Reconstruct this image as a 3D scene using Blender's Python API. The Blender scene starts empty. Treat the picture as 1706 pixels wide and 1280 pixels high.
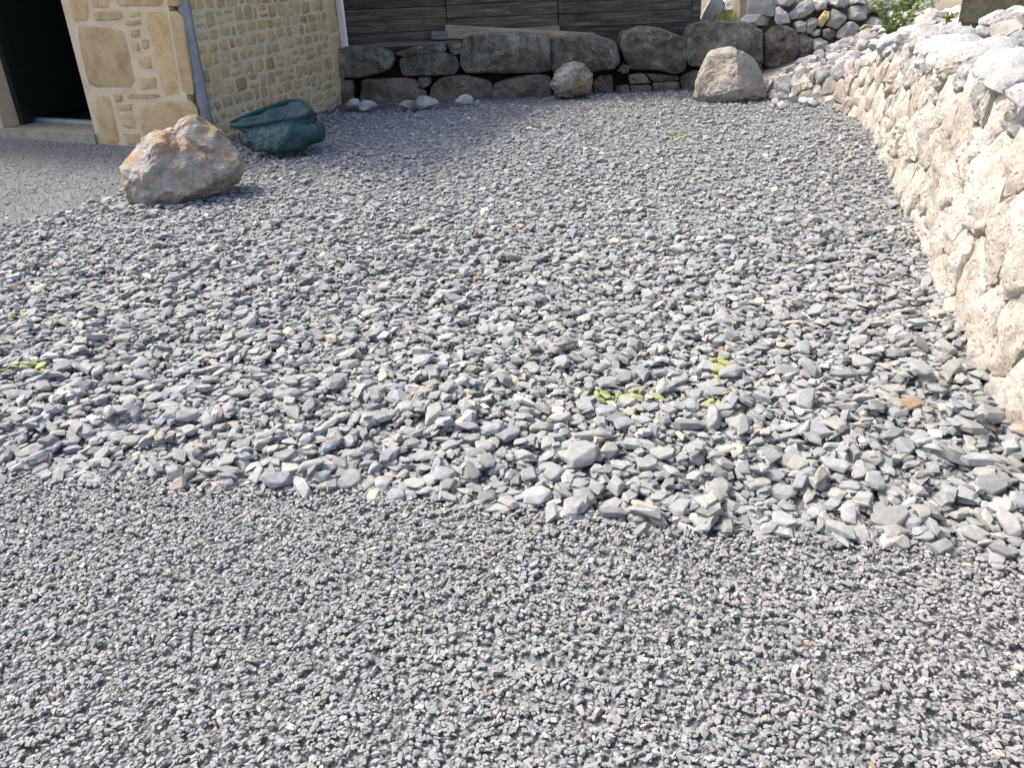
import bpy, bmesh, math, random, time
import numpy as np
from mathutils import Vector, Matrix, noise
T0 = time.time()
scene = bpy.context.scene
col = scene.collection
R = math.radians

# ------------------------------------------------------------------ camera
W, H, F = 1706, 1280, 1420.0
PITCH, ROLL, CZ = R(27.5), R(-2.5), 1.65
fw = Vector((0, math.cos(PITCH), -math.sin(PITCH)))
up0 = Vector((0, math.sin(PITCH), math.cos(PITCH)))
x0 = Vector((1, 0, 0))
CX = x0 * math.cos(ROLL) + up0 * math.sin(ROLL)
CU = -x0 * math.sin(ROLL) + up0 * math.cos(ROLL)
EYE = Vector((0, 0, CZ))
cam = bpy.data.objects.new('camera', bpy.data.cameras.new('camera'))
cam.data.sensor_width = 36
cam.data.lens = F / W * 36
cam.data.clip_start = 0.05
cam.data.clip_end = 500
m = Matrix((CX, CU, -fw)).transposed().to_4x4()
m.translation = EYE
cam.matrix_world = m
col.objects.link(cam)
scene.camera = cam

# ------------------------------------------------------------------ world, sun, exposure
LIGHT = Vector((2.1, -1.15, -3.06)).normalized()          # the way the sunlight travels
SUN_EL = math.asin(-LIGHT.z)
SUN_AZ = math.atan2(-LIGHT.x, -LIGHT.y)                    # from +y towards +x
world = bpy.data.worlds.new('World')
scene.world = world
world.use_nodes = True
wn = world.node_tree
bg = wn.nodes['Background']
sky = wn.nodes.new('ShaderNodeTexSky')
sky.sky_type = 'NISHITA'
sky.sun_disc = False
sky.sun_elevation = SUN_EL
sky.sun_rotation = SUN_AZ
sky.air_density = 0.75
sky.dust_density = 3.5
wn.links.new(sky.outputs[0], bg.inputs[0])
bg.inputs[1].default_value = 0.15
sun = bpy.data.objects.new('sun', bpy.data.lights.new('sun', 'SUN'))
sun.data.energy = 1.8
sun.data.angle = R(8.0)
sun.data.color = (1.0, 0.95, 0.87)
sun.rotation_euler = LIGHT.to_track_quat('-Z', 'Y').to_euler()
sun.location = (-6, 6, 12)
col.objects.link(sun)
scene.render.engine = 'CYCLES'
scene.view_settings.view_transform = 'Standard'
scene.view_settings.look = 'None'
scene.view_settings.gamma = 1.0
scene.view_settings.exposure = 1.56

# ------------------------------------------------------------------ helpers
def ray(px, py):
    return fw + CX * ((px - W / 2) / F) - CU * ((py - H / 2) / F)
def G(px, py, z=0.0):
    d = ray(px, py)
    return EYE + d * ((z - CZ) / d.z)
def onplane(px, py, p0, n):
    d = ray(px, py)
    return EYE + d * ((p0 - EYE).dot(n) / d.dot(n))
def proj(p):
    d = Vector(p) - EYE
    k = d.dot(fw)
    return W / 2 + F * d.dot(CX) / k, H / 2 - F * d.dot(CU) / k, k

def tag(o, label=None, cat=None, group=None, kind=None):
    if label: o['label'] = label
    if cat: o['category'] = cat
    if group: o['group'] = group
    if kind: o['kind'] = kind
    return o
def empty(name, loc=(0, 0, 0), rz=0.0):
    o = bpy.data.objects.new(name, None)
    o.empty_display_size = 0.1
    o.location = loc
    o.rotation_euler = (0, 0, rz)
    col.objects.link(o)
    return o
def link(name, me, mat=None, parent=None):
    o = bpy.data.objects.new(name, me)
    if mat and not me.materials: me.materials.append(mat)
    col.objects.link(o)
    if parent:
        o.parent = parent
        o.matrix_parent_inverse = Matrix.Translation(-parent.location) if parent.type == 'EMPTY' and not parent.parent else Matrix()
    return o
def pydata(name, v, f, mat=None, parent=None, smooth=False, sharp=None):
    me = bpy.data.meshes.new(name)
    me.from_pydata([tuple(q) for q in v], [], f)
    me.validate()
    if smooth:
        me.shade_smooth()
        if sharp: me.set_sharp_from_angle(angle=R(sharp))
    return link(name, me, mat, parent)
def boxes(name, lst, mat, parent=None, bevel=0.0):
    """lst of (centre, (half x, y, z), rotation matrix 3x3 or None) joined in one mesh"""
    bm = bmesh.new()
    for c, h, rot in lst:
        r = bmesh.ops.create_cube(bm, size=2)
        mt = Matrix.Translation(c) @ (rot.to_4x4() if rot else Matrix()) @ Matrix.Diagonal((*h, 1))
        bmesh.ops.transform(bm, matrix=mt, verts=r['verts'])
    if bevel:
        bmesh.ops.bevel(bm, geom=bm.edges[:], offset=bevel, segments=2, affect='EDGES', clamp_overlap=True)
    me = bpy.data.meshes.new(name)
    bm.to_mesh(me); bm.free()
    return link(name, me, mat, parent)
def tube(name, pts, rad, mat, parent=None, seg=12, closed=False):
    pts = [Vector(p) for p in pts]
    v, f = [], []
    n = len(pts)
    up = Vector((0.123, 0.2, 1)).normalized()
    for i, p in enumerate(pts):
        a = pts[(i + 1) % n] if closed or i < n - 1 else p
        b = pts[i - 1] if closed or i > 0 else p
        t = (a - b).normalized()
        s = t.cross(up)
        if s.length < 0.05: s = t.cross(Vector((1, 0, 0)))
        s.normalize(); q = s.cross(t)
        rr = rad[i] if isinstance(rad, list) else rad
        rr = rr if isinstance(rr, (list, tuple)) else (rr, rr)
        for k in range(seg):
            an = 2 * math.pi * k / seg
            v.append(p + s * math.cos(an) * rr[0] + q * math.sin(an) * rr[1])
    for i in range(n if closed else n - 1):
        for k in range(seg):
            j = (i + 1) % n
            f.append((i * seg + k, i * seg + (k + 1) % seg, j * seg + (k + 1) % seg, j * seg + k))
    if not closed:
        f.append(tuple(range(seg - 1, -1, -1)))
        f.append(tuple((n - 1) * seg + k for k in range(seg)))
    return pydata(name, v, f, mat, parent, True, 50)

# ------------------------------------------------------------------ materials
def newmat(name, rough=0.85, spec=0.3):
    mt = bpy.data.materials.new(name)
    mt.use_nodes = True
    nt = mt.node_tree
    b = nt.nodes['Principled BSDF']
    b.inputs['Roughness'].default_value = rough
    b.inputs['Specular IOR Level'].default_value = spec
    return mt, nt, b
def N(nt, t, **kw):
    n = nt.nodes.new(t)
    for k, v in kw.items():
        if k.startswith('i_'): n.inputs[k[2:].replace('_', ' ')].default_value = v
        else: setattr(n, k, v)
    return n
def coords(nt, kind='Object', scale=(1, 1, 1)):
    tc = N(nt, 'ShaderNodeTexCoord')
    mp = N(nt, 'ShaderNodeMapping')
    mp.inputs['Scale'].default_value = scale
    nt.links.new(tc.outputs[kind], mp.inputs[0])
    return mp.outputs[0]
def wpos(nt, scale=(1, 1, 1)):
    g = N(nt, 'ShaderNodeNewGeometry')
    mp = N(nt, 'ShaderNodeMapping')
    mp.inputs['Scale'].default_value = scale
    nt.links.new(g.outputs['Position'], mp.inputs[0])
    return mp.outputs[0]
def nz(nt, vec, scale, detail=5, rough=0.6, dist=0.0):
    n = N(nt, 'ShaderNodeTexNoise')
    n.inputs['Scale'].default_value = scale
    n.inputs['Detail'].default_value = detail
    n.inputs['Roughness'].default_value = rough
    n.inputs['Distortion'].default_value = dist
    nt.links.new(vec, n.inputs['Vector'])
    return n.outputs['Fac']
def ramp(nt, fac, stops):
    r = N(nt, 'ShaderNodeValToRGB')
    e = r.color_ramp.elements
    while len(e) < len(stops): e.new(0.5)
    for el, (p, c) in zip(e, stops):
        el.position = p
        el.color = (*c, 1) if len(c) == 3 else c
    nt.links.new(fac, r.inputs[0])
    return r.outputs[0]
def mix(nt, fac, a, b, mode='MIX'):
    mx = N(nt, 'ShaderNodeMix', data_type='RGBA', blend_type=mode)
    for s, v in ((0, fac), (6, a), (7, b)):
        if hasattr(v, 'is_linked'): nt.links.new(v, mx.inputs[s])
        elif isinstance(v, (int, float)): mx.inputs[s].default_value = v
        else: mx.inputs[s].default_value = (*v, 1)
    return mx.outputs[2]
def bump(nt, b, h, strength=0.4, dist=0.01):
    n = N(nt, 'ShaderNodeBump')
    n.inputs['Strength'].default_value = strength
    n.inputs['Distance'].default_value = dist
    nt.links.new(h, n.inputs['Height'])
    nt.links.new(n.outputs[0], b.inputs['Normal'])
def basecol(nt, b, c): nt.links.new(c, b.inputs['Base Color'])
g1 = lambda v: (v, v, v)

def mat_slate(name, single):
    mt, nt, b = newmat(name, 0.85, 0.2)
    if single:
        c = N(nt, 'ShaderNodeObjectInfo').outputs['Color']
    else:
        c = N(nt, 'ShaderNodeAttribute', attribute_name='col').outputs['Color']
    p = wpos(nt)
    n = nz(nt, p, 45, 5, 0.65)
    basecol(nt, b, mix(nt, 1.0, c, ramp(nt, n, [(0.25, g1(0.74)), (0.75, g1(1.2))]), 'MULTIPLY'))
    bump(nt, b, nz(nt, p, 160, 4), 0.35, 0.004)
    return mt
M = {}
M['slate'] = mat_slate('slate', False)
M['slate1'] = mat_slate('slate_single', True)

def mat_rock(name, stops, scale=3.0, rnd=0.25, bscale=22, bstr=0.55, bdist=0.02, streak=None, lichen=None, kind='W', pits=True):
    mt, nt, b = newmat(name, 0.9, 0.2)
    p = wpos(nt) if kind == 'W' else coords(nt)
    n = nz(nt, p, scale, 7, 0.62, 0.4)
    c = ramp(nt, n, stops)
    oi = N(nt, 'ShaderNodeObjectInfo').outputs['Random']
    c = mix(nt, 1.0, c, ramp(nt, oi, [(0.0, g1(1 - rnd)), (1.0, g1(1 + rnd * 0.6))]), 'MULTIPLY')
    if lichen:
        ln = nz(nt, p, scale * 2.3, 6, 0.7, 0.8)
        c = mix(nt, ramp(nt, ln, [(lichen[1], g1(0)), (lichen[1] + 0.12, g1(1))]), c, lichen[0])
    if streak:
        sp = wpos(nt, (6, 6, 0.7))
        sn = nz(nt, sp, 2.2, 4, 0.6)
        c = mix(nt, ramp(nt, sn, [(0.45, g1(0)), (0.7, g1(0.75))]), c, streak)
    fine = nz(nt, p, bscale * 2.4, 6, 0.7)
    c = mix(nt, 1.0, c, ramp(nt, fine, [(0.3, g1(0.72)), (0.7, g1(1.15))]), 'MULTIPLY')
    basecol(nt, b, c)
    hh = nz(nt, p, bscale, 8, 0.68)
    if pits:
        v = N(nt, 'ShaderNodeTexVoronoi')
        v.inputs['Scale'].default_value = bscale * 1.3
        nt.links.new(p, v.inputs['Vector'])
        pit = ramp(nt, v.outputs['Distance'], [(0.08, g1(0)), (0.3, g1(1))])
        hh = mix(nt, 0.25, hh, pit)
    bump(nt, b, hh, bstr, bdist)
    return mt
M['lime'] = mat_rock('limestone', [(0.28, (0.3, 0.25, 0.195)), (0.45, (0.42, 0.375, 0.31)), (0.6, (0.47, 0.435, 0.38)), (0.75, (0.5, 0.48, 0.445))], 3.5, 0.14, 24, 1.0, 0.03, lichen=((0.56, 0.545, 0.52), 0.62))
M['limew'] = mat_rock('pale_limestone', [(0.3, (0.26, 0.245, 0.225)), (0.5, (0.4, 0.385, 0.36)), (0.7, (0.5, 0.485, 0.46))], 3.6, 0.2, 22, 1.0, 0.03)
M['rubble'] = mat_rock('rubble_stone', [(0.3, (0.26, 0.225, 0.185)), (0.5, (0.4, 0.365, 0.315)), (0.7, (0.5, 0.47, 0.43))], 5, 0.35, 40, 0.5, 0.01)
M['dark'] = mat_rock('weathered_dark_stone', [(0.3, (0.085, 0.078, 0.058)), (0.48, (0.19, 0.175, 0.135)), (0.7, (0.3, 0.28, 0.23))], 4.0, 0.25, 16, 1.0, 0.05, streak=(0.085, 0.077, 0.06), lichen=((0.38, 0.365, 0.31), 0.6))
M['brown'] = mat_rock('brown_stone', [(0.3, (0.12, 0.095, 0.068)), (0.5, (0.23, 0.185, 0.14)), (0.72, (0.34, 0.285, 0.225))], 4.0, 0.25, 16, 1.0, 0.05, lichen=((0.3, 0.19, 0.11), 0.62))
M['greyst'] = mat_rock('grey_stacked_stone', [(0.3, (0.2, 0.185, 0.155)), (0.5, (0.35, 0.33, 0.29)), (0.7, (0.48, 0.46, 0.42))], 3.5, 0.3, 24, 0.6, 0.02)
M['ochre'] = mat_rock('ochre_stone', [(0.3, (0.35, 0.22, 0.1)), (0.6, (0.52, 0.38, 0.2)), (0.75, (0.55, 0.46, 0.33))], 6, 0.1, 30, 0.5, 0.01)
M['facade'] = mat_rock('golden_facade_stone', [(0.3, (0.36, 0.245, 0.11)), (0.5, (0.5, 0.362, 0.18)), (0.7, (0.56, 0.435, 0.245))], 4, 0.16, 34, 0.6, 0.012, pits=False)
M['mortar'] = mat_rock('lime_mortar', [(0.3, (0.5, 0.38, 0.24)), (0.5, (0.6, 0.47, 0.31)), (0.7, (0.64, 0.515, 0.355))], 5, 0.0, 60, 0.5, 0.006, pits=False)
M['earth'] = mat_rock('dry_earth', [(0.3, (0.14, 0.115, 0.085)), (0.6, (0.24, 0.2, 0.15)), (0.75, (0.3, 0.27, 0.22))], 4, 0.0, 40, 0.7, 0.02)
M['fill'] = mat_rock('wall_fill', [(0.3, (0.3, 0.235, 0.165)), (0.6, (0.44, 0.365, 0.28))], 6, 0.0, 40, 0.7, 0.02)

def mat_boulder():
    mt, nt, b = newmat('ochre_stained_boulder', 0.9, 0.2)
    p = wpos(nt)
    c = ramp(nt, nz(nt, p, 4.5, 8, 0.65, 0.6), [(0.32, (0.17, 0.145, 0.115)), (0.45, (0.32, 0.285, 0.24)), (0.58, (0.48, 0.44, 0.385)), (0.72, (0.58, 0.55, 0.51))])
    st = nz(nt, wpos(nt, (1, 1, 1.2)), 2.6, 6, 0.62, 0.8)
    c = mix(nt, ramp(nt, st, [(0.5, g1(0)), (0.63, g1(0.75))]), c, (0.45, 0.28, 0.125))
    fine = nz(nt, p, 55, 6, 0.7)
    c = mix(nt, 1.0, c, ramp(nt, fine, [(0.3, g1(0.7)), (0.7, g1(1.15))]), 'MULTIPLY')
    basecol(nt, b, c)
    bump(nt, b, nz(nt, wpos(nt, (1, 1, 1.8)), 11, 9, 0.72, 0.3), 1.0, 0.06)
    return mt
M['boulder'] = mat_boulder()
M['beige'] = mat_rock('beige_boulder', [(0.3, (0.24, 0.195, 0.145)), (0.5, (0.36, 0.31, 0.245)), (0.7, (0.45, 0.4, 0.335))], 3.5, 0.0, 14, 1.0, 0.04)

def mat_ground(name, c0, c1, scale):
    mt, nt, b = newmat(name, 0.9, 0.2)
    p = wpos(nt)
    v = N(nt, 'ShaderNodeTexVoronoi'); v.inputs['Scale'].default_value = scale
    nt.links.new(p, v.inputs['Vector'])
    n = nz(nt, p, 3, 6, 0.6)
    c = mix(nt, ramp(nt, n, [(0.3, g1(0)), (0.7, g1(1))]), c0, c1)
    hsv = N(nt, 'ShaderNodeSeparateColor'); nt.links.new(v.outputs['Color'], hsv.inputs[0])
    c = mix(nt, 1.0, c, ramp(nt, hsv.outputs[0], [(0, g1(0.6)), (1, g1(1.35))]), 'MULTIPLY')
    basecol(nt, b, c)
    bump(nt, b, ramp(nt, v.outputs['Distance'], [(0.0, g1(1)), (0.8, g1(0))]), 0.9, 0.012)
    return mt
M['ground'] = mat_ground('stone_dust', (0.1, 0.1, 0.105), (0.15, 0.148, 0.15), 70)
M['path'] = mat_ground('path_chippings', (0.155, 0.153, 0.152), (0.2, 0.198, 0.195), 85)
M['under'] = mat_ground('gravel_underlayer', (0.18, 0.18, 0.175), (0.23, 0.23, 0.225), 60)

def mat_wood(name, stops, streak, amount=0.6):
    mt, nt, b = newmat(name, 0.85, 0.2)
    p = wpos(nt, (0.7, 8, 8))
    oi = N(nt, 'ShaderNodeObjectInfo').outputs['Random']
    off = N(nt, 'ShaderNodeVectorMath', operation='ADD')
    nt.links.new(p, off.inputs[0]); nt.links.new(oi, off.inputs[1])
    c = ramp(nt, nz(nt, off.outputs[0], 3, 7, 0.65, 0.5), stops)
    c = mix(nt, 1.0, c, ramp(nt, oi, [(0, g1(0.75)), (1, g1(1.25))]), 'MULTIPLY')
    s = nz(nt, wpos(nt, (1.2, 14, 14)), 2.5, 6, 0.7, 0.3)
    c = mix(nt, ramp(nt, s, [(0.56, g1(0)), (0.72, g1(amount))]), c, streak)
    basecol(nt, b, c)
    bump(nt, b, nz(nt, wpos(nt, (2, 40, 40)), 3, 6, 0.7), 0.6, 0.008)
    return mt
M['wood'] = mat_wood('weathered_dark_wood', [(0.3, (0.035, 0.027, 0.019)), (0.5, (0.085, 0.068, 0.051)), (0.72, (0.16, 0.135, 0.108))], (0.38, 0.35, 0.3))
M['wood2'] = mat_wood('pale_sawn_wood', [(0.3, (0.2, 0.15, 0.1)), (0.55, (0.3, 0.23, 0.16)), (0.75, (0.4, 0.32, 0.24))], (0.45, 0.4, 0.33), 0.4)
M['wood3'] = mat_wood('grey_driftwood', [(0.3, (0.12, 0.11, 0.095)), (0.55, (0.2, 0.185, 0.165)), (0.75, (0.28, 0.27, 0.25))], (0.38, 0.37, 0.35), 0.5)

def mat_plain(name, c, rough=0.6, spec=0.4, metal=0.0, nscale=12, var=0.2, bs=0.1, bd=0.003):
    mt, nt, b = newmat(name, rough, spec)
    b.inputs['Metallic'].default_value = metal
    n = nz(nt, wpos(nt), nscale, 6, 0.65)
    basecol(nt, b, mix(nt, 1.0, c, ramp(nt, n, [(0.3, g1(1 - var)), (0.7, g1(1 + var))]), 'MULTIPLY'))
    if bs: bump(nt, b, nz(nt, wpos(nt), nscale * 5, 5), bs, bd)
    return mt
M['zinc'] = mat_plain('grey_zinc', (0.2, 0.215, 0.235), 0.42, 0.5, 0.35, 9, 0.18, 0.08)
M['frame'] = mat_plain('dark_green_paint', (0.006, 0.014, 0.01), 0.5)
M['alu'] = mat_plain('brushed_aluminium', (0.36, 0.39, 0.41), 0.4, 0.5, 0.5)
M['sill'] = mat_plain('grey_concrete', (0.27, 0.24, 0.195), 0.9, 0.2, 0, 8, 0.25, 0.4, 0.01)
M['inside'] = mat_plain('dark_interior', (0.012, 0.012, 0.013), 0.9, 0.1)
M['tile'] = mat_plain('roof_tile', (0.28, 0.13, 0.08), 0.85, 0.2, 0, 6, 0.35)
M['cream'] = mat_plain('cream_paint', (0.8, 0.74, 0.63), 0.7, 0.3, 0, 7, 0.1)
M['bag'] = mat_plain('teal_tarpaulin', (0.009, 0.043, 0.048), 0.45, 0.4, 0, 7, 0.35, 0.9, 0.02)
M['bagin'] = mat_plain('bag_lining', (0.03, 0.06, 0.06), 0.6, 0.35, 0, 9, 0.3, 0.3, 0.01)
M['bagrim'] = mat_plain('dark_green_webbing', (0.008, 0.045, 0.04), 0.65, 0.3, 0, 30, 0.25)
M['strap'] = mat_plain('black_webbing', (0.012, 0.013, 0.014), 0.7, 0.3)
M['moss'] = mat_plain('mossy_concrete', (0.13, 0.115, 0.07), 0.95, 0.1, 0, 7, 0.5, 0.8, 0.03)
M['leaf'] = mat_plain('weed_leaf', (0.16, 0.24, 0.055), 0.6, 0.3, 0, 20, 0.35, 0)
M['leafd'] = mat_plain('weed_leaf_dark', (0.06, 0.13, 0.03), 0.6, 0.3, 0, 20, 0.35, 0)
M['stem'] = mat_plain('weed_stem', (0.16, 0.12, 0.06), 0.8, 0.2)
M['grass'] = mat_plain('dry_grass', (0.2, 0.24, 0.06), 0.7, 0.2, 0, 20, 0.35, 0)
M['twig'] = mat_plain('dry_twig', (0.3, 0.25, 0.19), 0.85, 0.2)
M['straw'] = mat_plain('bleached_straw', (0.6, 0.56, 0.46), 0.8, 0.2)

def mat_paint():
    mt, nt, b = newmat('yellow_marking_paint', 0.6, 0.35)
    c = N(nt, 'ShaderNodeObjectInfo').outputs['Color']
    p = wpos(nt)
    n = nz(nt, p, 38, 6, 0.7, 0.5)
    basecol(nt, b, mix(nt, ramp(nt, n, [(0.36, g1(0)), (0.52, g1(1))]), c, (0.24, 0.245, 0.05)))
    bump(nt, b, nz(nt, p, 160, 4), 0.35, 0.004)
    return mt
M['paint'] = mat_paint()

# ------------------------------------------------------------------ stone makers
def fbm(p, s, o=3):
    a, t = 1.0, 0.0
    q = Vector(p) * s
    for _ in range(o):
        t += a * noise.noise(q); q *= 2.1; a *= 0.5
    return t
def chaikin(pts, it, w=0.22):
    for _ in range(it):
        out = []
        for i, p in enumerate(pts):
            q = pts[(i + 1) % len(pts)]
            out += [p.lerp(q, w), p.lerp(q, 1 - w)]
        pts = out
    return pts
def resample(pts, n):
    L = [0]
    for i in range(len(pts)): L.append(L[-1] + (pts[(i + 1) % len(pts)] - pts[i]).length)
    out, k = [], 0
    for i in range(n):
        d = L[-1] * i / n
        while L[k + 1] < d: k += 1
        u = (d - L[k]) / max(1e-9, L[k + 1] - L[k])
        out.append(pts[k].lerp(pts[(k + 1) % len(pts)], u))
    return out
def poly_stone(name, pts, n, back, bulge, seed, mat, parent, nv=20, rings=(0.97, 0.88, 0.7, 0.42), rough=0.15, shrink=0.97, soft=2, tilt=0.1, sharp=32, facets=4, wob=0.05, edge=0.16):
    """a stone whose face follows the outline pts (3-D, in order) and swells along n as a few hewn facets"""
    rnd = random.Random(seed)
    n = n.normalized()
    c = sum(pts, Vector()) / len(pts)
    fine = []
    for i, p in enumerate(pts):
        q = pts[(i + 1) % len(pts)]
        for k in range(3): fine.append(c + (p.lerp(q, k / 3) - c) * shrink)
    pts = resample(chaikin(fine, soft), nv)
    size = sum((p - c).length for p in pts) / nv
    ax = n.orthogonal().normalized()
    ay = n.cross(ax)
    tv = ax * rnd.uniform(-tilt, tilt) + ay * rnd.uniform(-tilt, tilt)
    off = Vector((rnd.uniform(-50, 50), rnd.uniform(-50, 50), rnd.uniform(-50, 50)))
    fac = []
    a0 = rnd.random() * 6.28
    for i in range(facets):
        an = a0 + (i + rnd.uniform(-0.3, 0.3)) * 6.28 / max(1, facets)
        g = (ax * math.cos(an) + ay * math.sin(an)) * (bulge / size) * rnd.uniform(0.35, 1.3)
        fac.append((g, bulge * rnd.uniform(0.75, 1.25)))
    def hgt(q, r):
        h = bulge * (1.0 + tv.dot(q - c) / max(bulge, 1e-4))
        for g, d in fac: h = min(h, d - g.dot(q - c))
        e_ = min(1.0, (1 - r) / edge)
        h = h * (e_ * (2 - e_))
        return max(h, bulge * 0.02) + bulge * rough * (fbm(q + off, 1.7 / size, 4) + (0.9 * (0.3 - abs(noise.noise((q + off) * (4.5 / size)))) if len(rings) > 6 else 0))
    v, f = [], []
    prof = [0.93, 1.0, 1.0] + list(rings)
    for k, r in enumerate(prof):
        for p in pts:
            q = c + (p - c) * r
            w = q - n * back if k == 0 else (q - n * back * 0.35 if k == 1 else q + n * hgt(q, r))
            if k >= 1: w = w + (p - c).normalized() * fbm(p + off * 2, 1.3 / size, 2) * size * wob * r
            v.append(w)
    for k in range(len(prof) - 1):
        for i in range(nv):
            j = (i + 1) % nv
            f.append((k * nv + i, k * nv + j, (k + 1) * nv + j, (k + 1) * nv + i))
    v.append(c + n * hgt(c, 0))
    ci = len(v) - 1
    b0 = (len(prof) - 1) * nv
    for i in range(nv): f.append((b0 + i, b0 + (i + 1) % nv, ci))
    v.append(c - n * back)
    for i in range(nv): f.append(((i + 1) % nv, i, ci + 1))
    o = pydata(name, v, f, mat, parent, True, None)
    bm = bmesh.new(); bm.from_mesh(o.data)
    bmesh.ops.recalc_face_normals(bm, faces=bm.faces[:])
    bm.to_mesh(o.data); bm.free()
    o.data.shade_smooth()
    o.data.set_sharp_from_angle(angle=R(sharp))
    return o
def rock_mesh(name, size, seed, sub=3, cuts=8, rough=0.12, prof=None, planes=(), depth=0.8, sharp=35, nfreq=1.6, cutd=(0.62, 0.92)):
    """irregular faceted rock standing on z = 0; prof = silhouette radii by angle in the x-z plane"""
    rnd = random.Random(seed)
    bm = bmesh.new()
    bmesh.ops.create_icosphere(bm, subdivisions=sub, radius=1)
    off = Vector((rnd.uniform(-50, 50),) * 3) + Vector((rnd.random() * 9, rnd.random() * 9, 0))
    pl = [(Vector(a).normalized(), d) for a, d in planes]
    for _ in range(cuts):
        a = Vector((rnd.gauss(0, 1), rnd.gauss(0, 1), rnd.gauss(0, 0.8))).normalized()
        pl.append((a, rnd.uniform(*cutd)))
    for v in bm.verts:
        p = v.co.copy()
        for a, d in pl:
            e = p.dot(a) - d
            if e > 0: p -= a * e * 0.94
        p *= 1 + rough * fbm(v.co + off, nfreq, 5) + rough * 0.35 * abs(noise.noise((v.co + off) * 5.5))
        if prof:
            for fq, am in ((3.1, 0.55), (6.7, 0.32), (14.0, 0.16)): p *= 1 + rough * am * (0.28 - abs(noise.noise((v.co + off * 1.7) * fq)))
        v.co = p
    if prof:
        # stretch so that the outline in x-z follows the given radii
        n = len(prof)
        for pas in range(2):
            mx = [1e-6] * 72
            for v in bm.verts:
                k = int((math.atan2(v.co.z, v.co.x) % (2 * math.pi)) / (2 * math.pi) * 72) % 72
                mx[k] = max(mx[k], math.hypot(v.co.x, v.co.z))
            sm = [max(mx[k], (mx[k - 1] + mx[(k + 1) % 72]) / 2) for k in range(72)]
            sm = [(sm[k - 1] + sm[k] + sm[(k + 1) % 72]) / 3 for k in range(72)]
            for v in bm.verts:
                an = math.atan2(v.co.z, v.co.x) % (2 * math.pi)
                t = an / (2 * math.pi) * n
                r = prof[int(t) % n] * (1 - t % 1) + prof[(int(t) + 1) % n] * (t % 1)
                t2 = (an / (2 * math.pi) * 72 - 0.5) % 72
                s = sm[int(t2) % 72] * (1 - t2 % 1) + sm[(int(t2) + 1) % 72] * (t2 % 1)
                v.co.x *= r / s; v.co.z *= r / s
                if pas == 0: v.co.y *= depth
    for v in bm.verts: v.co = Vector((v.co.x * size[0], v.co.y * size[1], v.co.z * size[2]))
    me = bpy.data.meshes.new(name)
    bm.to_mesh(me); bm.free()
    me.shade_smooth()
    me.set_sharp_from_angle(angle=R(sharp))
    return me
def slate_mesh(name, seed, bev, simple=False):
    """a flat angular chip, about 1 long in x, on its own centre"""
    rnd = random.Random(seed)
    bm = bmesh.new()
    asp, th = rnd.uniform(0.42, 0.85), rnd.uniform(0.12, 0.3)
    k = rnd.randint(4, 5) if simple else rnd.randint(4, 6)
    ph = rnd.random() * 6
    for lv, sc in (((-0.5, 1.0), (0.5, rnd.uniform(0.65, 0.95))) if simple else ((-0.5, 0.85), (0.0, 1.0), (0.5, rnd.uniform(0.6, 0.9)))):
        for i in range(k if lv else k - 1):
            an = ph + 2 * math.pi * (i + rnd.uniform(-0.3, 0.3)) / k
            rr = 0.5 * sc * rnd.uniform(0.62, 1.15)
            bm.verts.new((rr * math.cos(an), rr * asp * math.sin(an), th * (lv * rnd.uniform(0.6, 1.1) + rnd.uniform(-0.12, 0.12))))
    r = bmesh.ops.convex_hull(bm, input=bm.verts[:])
    bmesh.ops.delete(bm, geom=list({g for g in r['geom_interior'] + r['geom_unused'] if isinstance(g, bmesh.types.BMVert)}), context='VERTS')
    bmesh.ops.dissolve_limit(bm, angle_limit=R(9), verts=bm.verts[:], edges=bm.edges[:])
    if bev:
        bmesh.ops.bevel(bm, geom=bm.edges[:], offset=bev, segments=1, affect='EDGES', clamp_overlap=True)
    bmesh.ops.triangulate(bm, faces=bm.faces[:])
    bmesh.ops.recalc_face_normals(bm, faces=bm.faces[:])
    me = bpy.data.meshes.new(name)
    bm.to_mesh(me); bm.free()
    return me

# ------------------------------------------------------------------ plan of the place
CORNER = Vector((-2.886, 8.303, 0))                     # outer corner of the building by the downpipe
DL = Vector((0.906, -0.423, 0)).normalized()           # along the door facade, towards the corner
DR = Vector((0.367, 0.930, 0)).normalized()            # along the rubble facade, away from the corner
NL = Vector((-0.423, -0.906, 0)).normalized()
NR = Vector((0.930, -0.367, 0)).normalized()
LR = 2.77                                              # length of the rubble facade
DOOR0, DOOR1 = 1.318, 2.66                             # door opening, measured from the corner along -DL
BY = 10.8                                              # face of the big-block wall
# foot of the right-hand wall with its height there
WALL = [((2.96, 9.80), 0.10), ((3.20, 9.42), 0.26), ((3.40, 8.95), 0.42), ((3.42, 8.45), 0.58), ((3.33, 7.85), 0.72), ((3.08, 6.95), 0.80), ((2.83, 6.11), 0.86),
        ((2.44, 4.82), 0.92), ((2.09, 3.72), 0.98), ((1.87, 2.94), 1.0), ((1.77, 2.48), 1.0), ((1.60, 1.5), 1.0), ((1.45, 0.2), 1.0), ((1.35, -1.5), 1.0)]
FRONT = [(-5.2, 2.75), (-3.2, 2.7), (-1.85, 2.60), (-1.19, 2.52), (-0.6, 2.40), (-0.12, 2.27), (0.4, 2.15), (0.8, 2.08), (1.47, 1.94), (2.2, 1.86)]
PATH_EDGE = [(-6.5, 4.3), (-4.6, 5.1), (-3.6, 5.85), (-3.05, 6.65), (-2.95, 7.2), (-2.8, 7.9), (-2.85, 8.4)]
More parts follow.
